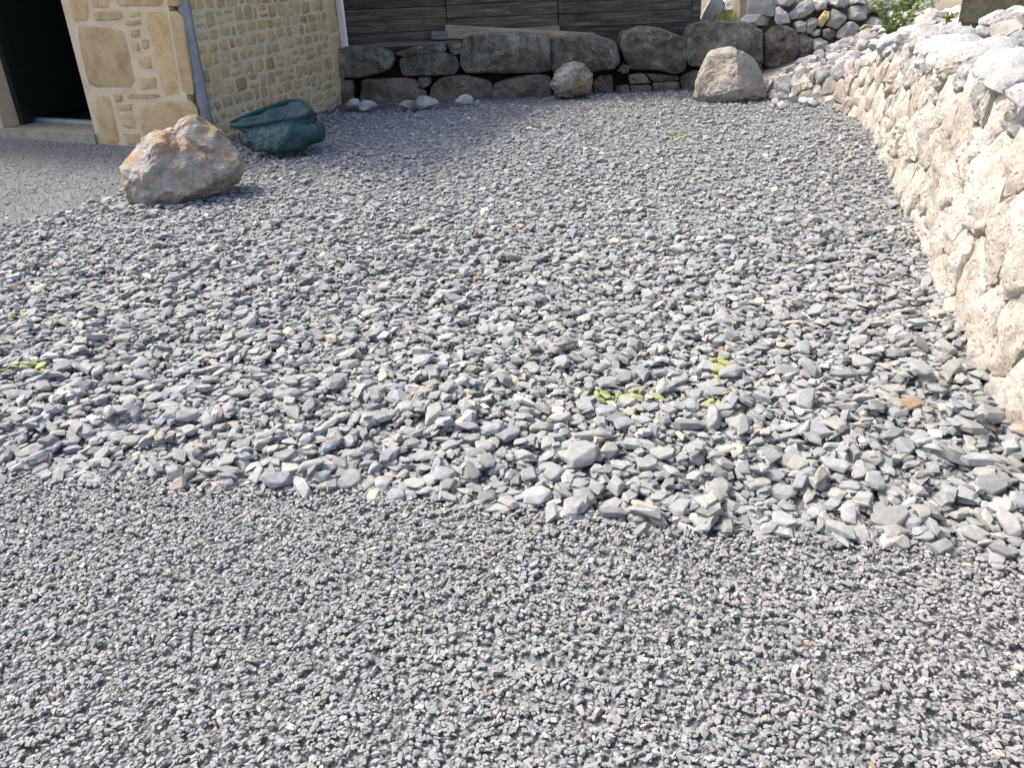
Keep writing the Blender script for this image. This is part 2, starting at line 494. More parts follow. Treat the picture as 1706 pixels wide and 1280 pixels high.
def interp(poly, x, ix=0):
    for a, b in zip(poly[:-1], poly[1:]):
        lo, hi = sorted((a[ix], b[ix]))
        if lo <= x <= hi and hi > lo: return a[1 - ix] + (b[1 - ix] - a[1 - ix]) * (x - a[ix]) / (b[ix] - a[ix])
    return poly[0][1 - ix] if abs(x - poly[0][ix]) < abs(x - poly[-1][ix]) else poly[-1][1 - ix]
WALLXY = [w[0] for w in WALL]
def in_bed(x, y, mrg=0.0):
    if y < interp(FRONT, x, 0) + mrg + 0.05 * noise.noise((x * 4, y * 4, 5)) + 0.04 * noise.noise((x * 14, y * 14, 5)) or y > BY - 0.1: return False
    if y < 9.8 and x > interp(WALLXY, y, 1) + 0.06: return False
    if y >= 9.8 and x > 2.96 + (y - 9.8) * 0.5: return False
    if y < 8.4 and x < interp(PATH_EDGE, y, 1): return False
    if y >= 8.2:
        d = Vector((x, y, 0)) - CORNER
        if d.dot(NR) < 0.02 and d.dot(DR) < LR: return False
    return True
def bed_z(x, y):
    d = y - interp(FRONT, x, 0)
    e = max(0.0, min(1.0, d / 0.55))
    z = -0.012 + 0.03 * e * e * (3 - 2 * e)
    z += 0.028 * e * noise.noise((x * 0.9, y * 0.9, 3.1)) + 0.018 * e * noise.noise((x * 2.3, y * 2.3, 7.7))
    q = max(0.0, min(1.0, (y - 8.6) / 1.8)); z -= 0.055 * q * q * (3 - 2 * q)
    if y < 8.4: 
        q = max(0.0, min(1.0, (x - interp(PATH_EDGE, y, 1)) / 0.5)); z *= q
    return z

# ------------------------------------------------------------------ ground
v = [(-60, -40, -0.03), (60, -40, -0.03), (60, 80, -0.03), (-60, 80, -0.03)]
tag(pydata('ground', v, [(0, 1, 2, 3)], M['ground']), kind='structure')
def sheet(name, xs, ys, zf, mat, keep=None):
    vs, fs, idx = [], [], {}
    for j, y in enumerate(ys):
        for i, x in enumerate(xs):
            idx[i, j] = len(vs); vs.append((x, y, zf(x, y)))
    for j in range(len(ys) - 1):
        for i in range(len(xs) - 1):
            if keep and not keep((xs[i] + xs[i + 1]) / 2, (ys[j] + ys[j + 1]) / 2): continue
            fs.append((idx[i, j], idx[i + 1, j], idx[i + 1, j + 1], idx[i, j + 1]))
    return tag(pydata(name, vs, fs, mat, None, True), kind='structure')
sheet('path', [-14 + i * 0.25 for i in range(66)], [-3 + j * 0.25 for j in range(54)],
      lambda x, y: -0.012 + 0.006 * noise.noise((x, y, 0)), M['path'], lambda x, y: not (y > 9.4 and x > -3.5))
sheet('gravel_bed', [-5.2 + i * 0.08 for i in range(112)], [1.8 + j * 0.08 for j in range(113)],
      lambda x, y: bed_z(x, y) - 0.006, M['under'], lambda x, y: in_bed(x, y))

# ------------------------------------------------------------------ building
bld = empty('stone_building', CORNER)
tag(bld, 'golden rubble stone building with an open dark doorway and grey downpipe', 'building')
EAVE = 3.06
def wallbox(name, o, d, n, s0, s1, z0, z1, th, mat, parent):
    """slab along d from s0 to s1 whose outer face (normal n) passes through o"""
    vs = []
    for s in (s0, s1):
        for t in (0, -th):
            for z in (z0, z1): vs.append(o + d * s + n * t + Vector((0, 0, z)))
    fs = [(0, 1, 3, 2), (4, 6, 7, 5), (0, 4, 5, 1), (2, 3, 7, 6), (0, 2, 6, 4), (1, 5, 7, 3)]
    return pydata(name, vs, fs, mat, parent)
TH = 0.42
DLn = -DL
wl = wallbox('wall', CORNER, DLn, NL, 0.3, DOOR0, -0.1, EAVE, TH, M['mortar'], bld)
wallbox('wall', CORNER, DLn, NL, 0.012, 0.3, -0.1, EAVE, 0.2, M['mortar'], bld)          # pier between door and corner
wl2 = wallbox('wall', CORNER, DLn, NL, DOOR1, 7.0, -0.1, EAVE, TH, M['mortar'], bld)          # left of the door
wallbox('wall', CORNER, DLn, NL, DOOR0, DOOR1, 2.15, EAVE, TH, M['mortar'], bld)
wr = wallbox('wall', CORNER + DR * 0.028, DR, NR, 0.0, LR - 0.02, -0.1, EAVE, TH, M['mortar'], bld)
far = CORNER + DR * LR
wallbox('wall', far - NR * TH, DLn, DR, 0.0, 6.5, -0.1, EAVE, TH, M['mortar'], bld)
wallbox('wall', CORNER + DLn * 7.0, DR, DLn, 0.0, LR, -0.1, EAVE, TH, M['mortar'], bld)
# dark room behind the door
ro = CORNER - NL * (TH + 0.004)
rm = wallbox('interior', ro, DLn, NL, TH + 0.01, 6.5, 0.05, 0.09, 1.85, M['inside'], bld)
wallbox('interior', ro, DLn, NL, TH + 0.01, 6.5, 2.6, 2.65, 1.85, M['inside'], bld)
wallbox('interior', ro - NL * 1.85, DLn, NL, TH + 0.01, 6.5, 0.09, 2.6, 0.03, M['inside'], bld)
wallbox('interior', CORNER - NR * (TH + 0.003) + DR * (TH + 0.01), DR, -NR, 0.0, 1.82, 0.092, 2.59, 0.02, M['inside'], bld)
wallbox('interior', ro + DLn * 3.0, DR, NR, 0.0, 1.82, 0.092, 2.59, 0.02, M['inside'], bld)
# roof: one slab pitched up from the rubble facade, eaves all round
OV = 0.35
rz = 0.32
rv = []
for s, w, z in ((-OV, OV, EAVE), (LR + OV, OV, EAVE), (LR + OV, -7.4, EAVE + 7.6 * rz), (-OV, -7.4, EAVE + 7.6 * rz)):
    rv.append(CORNER + DR * s + NR * w + Vector((0, 0, z)))
rv += [p + Vector((0, 0, 0.12)) for p in rv]
roof = pydata('roof', rv, [(3, 2, 1, 0), (4, 5, 6, 7), (0, 1, 5, 4), (1, 2, 6, 5), (2, 3, 7, 6), (3, 0, 4, 7)], M['tile'], bld)
gv = [CORNER - NL * 0.01 + Vector((0, 0, EAVE)), CORNER - NL * 0.01 + DLn * 7 + Vector((0, 0, EAVE)), CORNER - NL * 0.01 + DLn * 7 + Vector((0, 0, EAVE + 7.0 * rz))]
gv += [p - NL * 0.3 for p in gv]
pydata('gable', gv, [(0, 1, 2), (5, 4, 3), (0, 3, 4, 1), (1, 4, 5, 2), (2, 5, 3, 0)], M['mortar'], bld)
# sill, threshold and door frame
sill = wallbox('door_sill', CORNER + NL * 0.03, DLn, NL, DOOR0 - 0.005, DOOR1 + 0.7, -0.1, 0.085, 0.62, M['sill'], bld)
wallbox('threshold', CORNER - NL * 0.37, DLn, NL, DOOR0 + 0.02, DOOR1 - 0.02, 0.087, 0.125, 0.06, M['alu'], bld)
df = wallbox('door_frame', CORNER - NL * 0.2, DLn, NL, DOOR1 - 0.075, DOOR1 + 0.005, 0.087, 2.15, 0.12, M['frame'], bld)
wallbox('door_leaf', CORNER - NL * 0.33 + DLn * (DOOR1 - 0.05), -NL, DL, 0.0, 0.95, 0.12, 2.1, 0.045, M['frame'], bld)
# stones of the door pier, traced on the facade plane
def z2(a, b): return (a / 4.739, b / 4.739)
pier = [[(535, -60), (685, -60), (705, 160), (570, 168)], [(735, 88), (970, 78), (978, 150), (740, 165)], [(718, -60), (880, -60), (872, 55), (728, 62)],
        [(915, -60), (1290, -60), (1300, 45), (920, 52)], [(1318, -60), (1405, -60), (1420, 48), (1322, 50)],
        [(590, 198), (980, 222), (1085, 692), (700, 690)], [(1012, 85), (1110, 85), (1110, 130), (1020, 132)], [(985, 160), (1112, 152), (1116, 192), (990, 198)],
        [(1028, 230), (1098, 226), (1104, 290), (1040, 294)], [(1040, 330), (1095, 335), (1104, 395), (1050, 398)], [(1112, 308), (1168, 302), (1180, 380), (1130, 384)],
        [(1068, 430), (1182, 424), (1205, 540), (1100, 548)], [(1100, 608), (1230, 602), (1245, 695), (1115, 708)], [(1142, 88), (1320, 82), (1430, 755), (1292, 765)],
        [(1328, 82), (1428, 78), (1535, 747), (1440, 752)],
        [(725, 748), (868, 752), (955, 1140), (795, 1150)], [(888, 742), (962, 742), (972, 800), (908, 805)], [(990, 737), (1268, 737), (1275, 772), (1000, 778)],
        [(928, 890), (1040, 880), (1092, 1020), (968, 1000)], [(1068, 815), (1540, 787), (1600, 1110), (1130, 1110)], [(968, 1050), (1112, 1050), (1115, 1140), (985, 1145)],
        [(905, 815), (1040, 815), (1045, 865), (915, 870)]]
for i, q in enumerate(pier):
    pts = [onplane(*z2(*p), CORNER, NL) for p in q]
    big = (pts[0] - pts[2]).length > 0.3
    poly_stone('facade_stone', pts, NL, 0.05, 0.007 if big else 0.01, 100 + i, M['facade'], wl, nv=20, rings=(0.97, 0.85, 0.6, 0.3), rough=0.3 if big else 0.2, shrink=0.99, soft=1 if big else 2, tilt=0.01, facets=2, wob=0.02)
for i in range(9):                                      # jamb blocks left of the door
    z = -0.02 + i * 0.26
    w = 0.55 if i % 2 else 0.34
    for s0_, s1_ in ((DOOR1 + 0.008, DOOR1 + w), (DOOR1 + w + 0.03, DOOR1 + w + 0.5)):
        o_ = CORNER
        pts = [o_ + DLn * a + Vector((0, 0, zz)) for a, zz in ((s1_, z + 0.012), (s0_, z + 0.012), (s0_, z + 0.245), (s1_, z + 0.245))]
        poly_stone('facade_stone', pts, NL, 0.05, 0.012, 150 + i, M['facade'], wl2, nv=16, rings=(0.95, 0.7), rough=0.3, shrink=0.99, soft=1, tilt=0.01, facets=2, wob=0.02)
# rubble facade: courses of small squared stones
rnd = random.Random(5)
z = -0.06
rows = 0
nst = 0
while z < 1.62 and nst < 268:
    hgt = rnd.uniform(0.085, 0.15)
    s = 0.03
    while s < LR - 0.24 and nst < 268:
        w = rnd.uniform(0.08, 0.2) * (1.1 if hgt > 0.12 else 1.0)
        if s + w > LR - 0.2: w = LR - 0.2 - s
        if w > 0.045:
            drop = -0.012 * math.sin(s * 2.2 + rows)
            split = hgt > 0.125 and rnd.random() < 0.3
            parts_ = [(0, 0.48), (0.52, 1.0)] if split else [(0, 1)]
            for a0, a1 in parts_:
                j = lambda: rnd.uniform(-0.015, 0.015)
                za, zb = z + hgt * a0 + drop, z + hgt * a1 + drop
                g = rnd.uniform(0.01, 0.019)
                pts = [CORNER + DR * (s + g + j()) + Vector((0, 0, za + g + j())), CORNER + DR * (s + w - g + j()) + Vector((0, 0, za + g + j())),
                       CORNER + DR * (s + w - g + j()) + Vector((0, 0, zb - g + j())), CORNER + DR * (s + g + j()) + Vector((0, 0, zb - g + j()))]
                poly_stone('facade_stone', pts, NR, 0.04, rnd.uniform(0.008, 0.022), 1000 + nst, M['facade'], wr, nv=14, rings=(0.93, 0.6), rough=0.5, shrink=0.99, soft=1, tilt=0.08, facets=3, wob=0.06)
                nst += 1
        s += w
    z += hgt
    rows += 1
for i in range(7):                                      # quoins at the far end
    za = -0.08 + i * 0.42
    pts = [CORNER + DR * a + Vector((0, 0, zz)) for a, zz in ((LR - 0.185, za + 0.01), (LR - 0.004, za + 0.01), (LR - 0.004, za + 0.405), (LR - 0.185, za + 0.405))]
    poly_stone('corner_block', pts, NR, 0.04, 0.012, 1300 + i, M['facade'], wr, nv=16, rings=(0.95, 0.7), rough=0.3, shrink=0.99, soft=1, tilt=0.01, facets=2, wob=0.02)
# downpipe in front of the corner
pp = CORNER + DR * 0.07 + NR * 0.1
dp = tube('downpipe', [pp + Vector((0, 0, zz)) for zz in (0.02, 0.6, 1.4, EAVE - 0.05)], 0.055, M['zinc'], bld, 20)
pc = onplane(336, 131, pp, Vector((0, -1, 0)))
tube('collar', [pp + Vector((0, 0, pc.z + q)) for q in (-0.016, 0.016)], 0.064, M['zinc'], dp, 20)
tube('collar', [pp + Vector((0, 0, pc.z + 1.3 + q)) for q in (-0.016, 0.016)], 0.064, M['zinc'], dp, 20)
# cream board at the far corner, ending short of the ground
b0 = far + NR * 0.03 + DR * 0.06
zb = onplane(576, 82, b0, Vector((0, -1, 0))).z
cb = boxes('corner_board', [(b0 + Vector((0, 0, (zb + EAVE) / 2)), (0.045, 0.02, (EAVE - zb) / 2), Matrix.Rotation(math.atan2(DL.y, DL.x), 3, 'Z')),
                            (b0 + Vector((0.02, -0.01, zb + 0.01)), (0.06, 0.03, 0.03), Matrix.Rotation(math.atan2(DL.y, DL.x), 3, 'Z'))], M['cream'], bld, 0.006)

# ------------------------------------------------------------------ back wall of big dark blocks
bw = empty('block_wall', (0.5, BY, 0))
tag(bw, 'low dry wall of huge dark weathered stone blocks below the wooden wall', 'stone wall')
def z3(a, b): return (560 + a / 5.018, b / 5.018)
def z4(a, b): return (880 + a / 4.062, b / 4.062)
def z5(a, b): return (1240 + a / 5.687, b / 5.687)
BN = Vector((0, -1, 0.06)).normalized()
blocks = [  # outline, bulge, depth, material
    ([z3(-60, 430), z3(120, 378), z3(310, 370), z3(470, 440), z3(500, 500), z3(450, 580), z3(250, 645), z3(-60, 650)], 0.12, 0.5, 'dark'),
    ([z3(530, 490), z3(640, 452), z3(900, 430), z3(1010, 470), z3(1030, 560), z3(990, 620), z3(560, 640), z3(535, 560)], 0.10, 0.5, 'dark'),
    ([z3(490, 440), z3(640, 395), z3(900, 355), z3(925, 425), z3(640, 455), z3(560, 482)], 0.12, 0.5, 'dark'),
    ([z3(930, 370), z3(1045, 355), z3(1045, 445), z3(965, 465)], 0.06, 0.4, 'dark'),
    ([(769, 64), (789, 57), (855, 53), (900, 55), (917, 57), (918, 117), (893, 122), (780, 122), (767, 110), (767, 85)], 0.16, 0.6, 'dark'),
    ([z4(158, 260), z4(230, 240), z4(480, 235), z4(560, 260), z4(610, 300), z4(620, 420), z4(580, 470), z4(440, 490), z4(180, 490), z4(158, 470)], 0.15, 0.6, 'dark'),
    ([z4(640, 215), z4(780, 170), z4(900, 190), z4(1060, 250), z4(1080, 290), z4(1060, 470), z4(1000, 500), z4(860, 470), z4(700, 470), z4(640, 370), z4(615, 310)], 0.2, 0.6, 'dark'),
    ([z4(1120, 165), z4(1250, 135), z4(1480, 140), z4(1580, 200), z4(1590, 420), z4(1540, 470), z4(1300, 480), z4(1080, 440), z4(1070, 330), z4(1090, 230)], 0.18, 0.6, 'dark'),
    ([z5(185, 330), z5(280, 250), z5(400, 236), z5(490, 285), z5(520, 420), z5(480, 560), z5(330, 630), z5(220, 640), z5(178, 600)], 0.16, 0.5, 'brown'),
    ([z5(500, 330), z5(570, 310), z5(640, 360), z5(650, 480), z5(560, 560), z5(500, 560)], 0.1, 0.4, 'brown'),
    ([z3(-20, 670), z3(140, 665), z3(150, 900), z3(-20, 900)], 0.06, 0.4, 'dark'),
    ([z3(212, 662), z3(560, 645), z3(680, 665), z3(690, 735), z3(760, 762), z3(740, 960), z3(520, 980), z3(320, 980), z3(195, 960), z3(200, 820)], 0.12, 0.5, 'brown'),
    ([z3(692, 640), z3(790, 640), z3(795, 700), z3(725, 742), z3(680, 705)], 0.06, 0.3, 'dark'),
    ([z3(880, 642), z3(1080, 622), z3(1260, 660), z3(1310, 700), z3(1290, 940), z3(1080, 960), z3(860, 960), z3(770, 900), z3(800, 720)], 0.14, 0.5, 'brown'),
    ([(817, 155), (823, 139), (859, 127), (899, 123), (918, 126), (918, 175), (880, 185), (820, 185)], 0.14, 0.5, 'brown'),
    ([(922, 126), (985, 126), (990, 180), (925, 185)], 0.08, 0.4, 'brown'),
    ([z4(440, 560), z4(480, 510), z4(570, 505), z4(585, 700), z4(450, 710)], 0.08, 0.4, 'dark'),
    ([z4(598, 585), z4(680, 572), z4(688, 690), z4(600, 700)], 0.08, 0.4, 'brown'),
    ([z4(692, 572), z4(832, 570), z4(842, 690), z4(694, 695)], 0.09, 0.4, 'dark'),
    ([z4(842, 556), z4(1020, 545), z4(1030, 690), z4(850, 690)], 0.08, 0.4, 'brown'),
    ([z4(680, 505), z4(780, 492), z4(835, 560), z4(690, 566)], 0.05, 0.3, 'brown'),
    ([z4(790, 492), z4(1010, 510), z4(1020, 538), z4(845, 552)], 0.05, 0.3, 'dark'),
    ([z4(600, 480), z4(640, 430), z4(692, 445), z4(672, 500)], 0.06, 0.3, 'dark'),
    ([z4(1030, 520), z4(1130, 470), z4(1160, 480), z4(1160, 690), z4(1040, 690)], 0.06, 0.3, 'dark'),
    ([z5(0, 520), z5(160, 560), z5(180, 800), z5(0, 800)], 0.06, 0.3, 'brown'),
]
for i, (q, bl, dpth, mk) in enumerate(blocks):
    pts = [onplane(a, b, Vector((0, BY, 0)), Vector((0, -1, 0))) for a, b in q]
    poly_stone('block', pts, BN, dpth, bl, 2000 + i, M[mk], bw, nv=48, rings=(0.985, 0.95, 0.9, 0.83, 0.75, 0.65, 0.54, 0.42, 0.3, 0.15), rough=0.34, shrink=1.0, soft=1, tilt=0.06, sharp=34, wob=0.03, edge=0.09)

wallbox('core', Vector((-2.0, BY + 0.13, 0)), Vector((1, 0, 0)), Vector((0, -1, 0)), 0, 5.3, -0.2, 0.5, 0.3, M['inside'], bw)
# ------------------------------------------------------------------ wooden wall above it
WY = 11.3
ww = empty('wooden_wall', (0.2, WY, 0.7))
tag(ww, 'dark weathered wall of horizontal wooden boards above the stone blocks', 'wooden wall')
def atx(px, y, z):                                     # world x of pixel column px on plane y, near height z
    return onplane(px, 30, Vector((0, y, 0)), Vector((0, -1, 0))).x
xs = [atx(540, WY, 1) - 2.5, atx(744, WY, 1), atx(930, WY, 1), atx(1152, WY, 1)]
rnd = random.Random(11)
for k in range(3):
    z = 0.42
    hh_ = 0.0
    i = 0
    while z < 3.0:
        hgt = rnd.uniform(0.125, 0.155)
        a, b = xs[k] + 0.006, xs[k + 1] - 0.006
        y = WY + rnd.uniform(-0.006, 0.006) + (0.012 if k == 1 else 0)
        boxes('plank', [(Vector(((a + b) / 2, y, z + hgt / 2 - 0.004)), ((b - a) / 2, 0.016, hgt / 2 - 0.003), None)], M['wood'], ww, 0.003)
        z += hgt
wallbox('backing', Vector((xs[0], WY + 0.03, 0)), Vector((1, 0, 0)), Vector((0, -1, 0)), 0, xs[3] - xs[0], 0.42, 2.98, 0.004, M['inside'], ww)
boxes('post', [(Vector((xs[3] + 0.05, WY + 0.02, 1.8)), (0.055, 0.05, 1.25), None)], M['wood'], ww, 0.006)
for px in (744, 930): boxes('post', [(Vector((atx(px, WY, 1), WY + 0.085, 1.8)), (0.05, 0.04, 1.22), None)], M['wood'], ww, 0.005)
boxes('post', [(Vector((xs[0] + 0.1, WY + 0.085, 1.8)), (0.05, 0.04, 1.22), None)], M['wood'], ww, 0.005)
# loose boards lying on the blocks
def board(name, pa, pb, y0, y1, hgt, th, mat, label, group='loose boards on the block wall'):
    a = onplane(*pa, Vector((0, y0, 0)), Vector((0, -1, 0)))
    b = onplane(*pb, Vector((0, y1, 0)), Vector((0, -1, 0)))
    d = b - a
    rx = d.normalized(); ry = Vector((0, 0, 1)).cross(rx).normalized(); rz_ = rx.cross(ry)
    rot = Matrix((rx, ry, rz_)).transposed()
    o = boxes(name, [(Vector(), (d.length / 2, th / 2, hgt / 2), rot)], mat, None, 0.003)
    o.location = (a + b) / 2 - rz_ * (hgt / 2)
    return tag(o, label, 'board', group)
board('loose_board', (742, 40.5), (992, 54.5), 11.1, 10.95, 0.15, 0.03, M['wood2'], 'long pale board set on edge slanting down across the block tops')
board('loose_board', (845, 47.5), (932, 41.5), 11.2, 11.2, 0.13, 0.03, M['wood2'], 'short tan board end behind the long slanting board')
board('wood_block', (719, 51), (746, 51), 11.13, 11.13, 0.09, 0.1, M['wood3'], 'small grey wood block beside the end of the slanting board')
board('loose_board', (624, 72), (768, 66.5), 11.1, 11.1, 0.035, 0.16, M['wood3'], 'grey plank lying flat on the lower stone blocks')

# ------------------------------------------------------------------ hillside behind the walls
bnd = [(p[0], p[1], h) for p, h in reversed(WALL[4:])] + [(4.5, 8.5, 0.9), (5.0, 9.5, 1.0), (4.9, 10.8, 1.0), (4.3, 11.5, 0.95), (2.8, 11.4, 0.8), (1.2, 11.2, 0.66), (-1.2, 11.2, 0.5), (-2.2, 11.3, 0.5), (-5.0, 12.7, 0.5)]
hv, hf = [], []
n = len(bnd)
for i, (x, y, h) in enumerate(bnd):
    a = Vector(bnd[max(0, i - 1)][:2]); b = Vector(bnd[min(n - 1, i + 1)][:2])
    t = (b - a).normalized(); o = Vector((t.y, -t.x))
    if i >= n - 5: o = Vector((0.02 * (i - n), 1)).normalized()
    right = i < n - 7
    rows_ = [(0.17, -0.4), (0.2, h - 0.16), (0.45, h - 0.05), (1.0, h + (0.1 if right else 0.0)), (2.2, h + (0.45 if right else 0.02)), (5, h + (1.2 if right else 0.05)), (25, h + (2.5 if right else 0.1))]
    for d, z in rows_:
        hv.append((x + o.x * d, y + o.y * d, z + (0.05 * noise.noise((x * 2 + d, y * 2, 0)) if d > 0.3 else 0)))
m_ = 7
for i in range(n - 1):
    for k in range(m_ - 1):
        hf.append((i * m_ + k, i * m_ + k + 1, (i + 1) * m_ + k + 1, (i + 1) * m_ + k))
tag(pydata('hillside', hv, hf, M['earth'], None, True), kind='structure')

# ------------------------------------------------------------------ right-hand dry stone wall
rw = empty('dry_stone_wall', (2.6, 5.2, 0))
tag(rw, 'long sunlit dry stone wall of rough cream limestone along the gravel', 'stone wall')
WP = [Vector((p[0], p[1], 0)) for p, h in WALL]
WH = [h for p, h in WALL]
WS = [0.0]
for a, b in zip(WP[:-1], WP[1:]): WS.append(WS[-1] + (b - a).length)
def wallpt(s, t):
    """s metres along the foot from the far end, t metres up; leaning back 1 in 8"""
    s = max(0.0, min(WS[-1] - 1e-4, s))
    k = 0
    while WS[k + 1] < s: k += 1
    u = (s - WS[k]) / (WS[k + 1] - WS[k])
    def nrm(i):
        a = WP[max(0, i - 1)]; b = WP[min(len(WP) - 1, i + 1)]
        d = (b - a).normalized(); return Vector((d.y, -d.x, 0))
    n = nrm(k).lerp(nrm(k + 1), u).normalized()       # towards the gravel
    p = WP[k].lerp(WP[k + 1], u)
    return p - n * (t * 0.13) + Vector((0, 0, t)), (n + Vector((0, 0, 0.13))).normalized()
def wallh(s):
    for k in range(len(WS) - 1):
        if WS[k] <= s <= WS[k + 1]: return WH[k] + (WH[k + 1] - WH[k]) * (s - WS[k]) / (WS[k + 1] - WS[k])
    return WH[-1]
rnd = random.Random(21)
SMAX = WS[-3] + 0.6
seeds = []
tries = 0
while tries < 9000:
    tries += 1
    s = rnd.uniform(-0.1, SMAX)
    t = rnd.uniform(-0.12, wallh(max(0, s)) + 0.02)
    rr = (0.10 + 0.022 * s) * rnd.uniform(0.75, 1.25) 
    if all(((s - a) / 1.0) ** 2 + ((t - b) * 1.05) ** 2 > (0.5 * (rr + c)) ** 2 * 1.5 for a, b, c in seeds): seeds.append((s, t, rr))
def voronoi(i):
    s, t, r = seeds[i]
    top = wallh(max(0, s))
    poly = [Vector((s - 0.5, -0.2)), Vector((s + 0.5, -0.2)), Vector((s + 0.5, wallh(max(0, s + 0.5)) + 0.03)), Vector((s - 0.5, wallh(max(0, s - 0.5)) + 0.03))]
    poly = [Vector((p.x, p.y)) for p in poly]
    for j, (a, b, c) in enumerate(seeds):
        if j == i or abs(a - s) > 1 or abs(b - t) > 1: continue
        d = Vector((a - s, b - t)); L = d.length; d /= L
        lim = L * (r / (r + c))
        out = []
        for k, p in enumerate(poly):
            q = poly[(k + 1) % len(poly)]
            ep = (p - Vector((s, t))).dot(d) - lim; eq = (q - Vector((s, t))).dot(d) - lim
            if ep <= 0: out.append(p)
            if ep * eq < 0: out.append(p.lerp(q, ep / (ep - eq)))
        poly = out
        if len(poly) < 3: return None
    return poly
wall_count = 0
for i in range(len(seeds)):
    poly = voronoi(i)
    if not poly: continue
    s, t, r = seeds[i]
    cx_ = sum((p.x for p in poly)) / len(poly); cy_ = sum((p.y for p in poly)) / len(poly)
    c3, nn = wallpt(cx_, cy_)
    pts = [wallpt(p.x, p.y)[0] for p in poly]
    if max((a - c3).length for a in pts) < 0.04: continue
    big = r > 0.17
    far_ = s < 1.6
    mk = 'lime' if not far_ else ('rubble' if rnd.random() < 0.5 else 'lime')
    if t > wallh(max(0, s)) - 0.13 and rnd.random() < 0.8: mk = 'limew'
    poly_stone('wall_stone', pts, nn, 0.16, rnd.uniform(0.025, 0.06) * (1.2 if big else 0.9), 3000 + i, M[mk], rw, nv=42 if s > 2.5 else 20, rings=(0.98, 0.94, 0.88, 0.81, 0.72, 0.62, 0.51, 0.39, 0.26, 0.13) if s > 2.5 else (0.95, 0.85, 0.65, 0.35), rough=0.42, shrink=0.975, soft=1, tilt=0.2, sharp=26, wob=0.11, edge=0.1)
    wall_count += 1
cv, cf = [], []
for i in range(60):
    s = 0.05 + (WS[-1] - 0.1) * i / 59
    for t in (-0.25, wallh(s) - 0.06):
        p, nn = wallpt(s, t); cv.append(p - nn * 0.07)
    p, nn = wallpt(s, wallh(s) - 0.06); cv.append(p - Vector((nn.x, nn.y, 0)) * 0.4)
for i in range(59):
    for k in range(2): cf.append((i * 3 + k, i * 3 + k + 1, i * 3 + 4 + k, i * 3 + 3 + k))
pydata('core', cv, cf, M['fill'], rw)
# capping blocks along the top, set back a little
s = 1.3
i = 0
while s < WS[-3]:
    w = rnd.uniform(0.22, 0.36) + 0.035 * s
    me = rock_mesh('cap_stone', (w * 0.56, rnd.uniform(0.17, 0.26), rnd.uniform(0.10, 0.15)), 3500 + i, 4, 9, 0.13, cutd=(0.55, 0.85))
    p, nn = wallpt(s + w / 2, wallh(s + w / 2))
    o = link('cap_stone', me, M['limew'], rw)
    d = wallpt(s + w, 0)[0] - wallpt(s, 0)[0]
    o.location = p - Vector((nn.x, nn.y, 0)) * rnd.uniform(0.1, 0.17) + Vector((0, 0, rnd.uniform(-0.01, 0.03)))
    o.rotation_euler = (rnd.uniform(-0.15, 0.15), rnd.uniform(-0.15, 0.15), math.atan2(d.y, d.x) + rnd.uniform(-0.25, 0.25))
    s += w * 0.98
    i += 1

print('walls', round(time.time() - T0, 1), wall_count, nst)
# ------------------------------------------------------------------ rubble, stacked stones and rocks of the far right corner
rnd = random.Random(31)
rock_big = [rock_mesh('rock', (0.5, 0.5, 0.5), 4000 + i, 4, 11, 0.10, cutd=(0.5, 0.85)) for i in range(8)]
rock_small = [rock_mesh('rubble_stone', (0.5, 0.5, 0.5), 4100 + i, 2, 9, 0.08, cutd=(0.5, 0.85), sharp=25) for i in range(10)]
def put(name, me, mat, loc, dims, rot, parent=None):
    o = link(name, me.copy(), mat, parent)
    if not me.materials: o.data.materials.clear(); o.data.materials.append(mat)
    o.scale = dims
    o.location = loc
    o.rotation_euler = rot
    return o
def hill(x, y):
    """surface of the rubble slope in the corner and of the rocky bank behind the right wall"""
    # distance behind the wall line
    wx = interp(WALLXY, y, 1) if y < 9.8 else 2.96 + (9.8 - y) * 0.35
    d = x - wx
    if d < 0.12: return -1.0
    h = 0
    for k in range(len(WALL) - 1):
        (a, ha), (b, hb) = WALL[k], WALL[k + 1]
        if b[1] <= y <= a[1]: h = hb + (ha - hb) * (y - b[1]) / (a[1] - b[1])
    if y > 9.8: h = 0.1
    d = max(0, d)
    A = h - 0.08 + 0.34 * d
    B = 0.04 + 0.3 * (x - 2.75) + max(0.0, 9.6 - y)
    return max(-0.06, min(A, B))
slv, slf = [], []
nx_, ny_ = 26, 34
for j in range(ny_):
    y = 5.4 + j * 0.17
    wx = interp(WALLXY, y, 1) if y < 9.8 else 2.96 + (9.8 - y) * 0.35
    for i in range(nx_):
        x = wx + 0.14 + i * 0.11
        slv.append((x, y, hill(x, y) + 0.03 * noise.noise((x * 4, y * 4, 0)) - 0.03))
for j in range(ny_ - 1):
    for i in range(nx_ - 1): slf.append((j * nx_ + i, j * nx_ + i + 1, (j + 1) * nx_ + i + 1, (j + 1) * nx_ + i))
tag(pydata('rubble_slope', slv, slf, M['fill'], None, True), kind='structure')
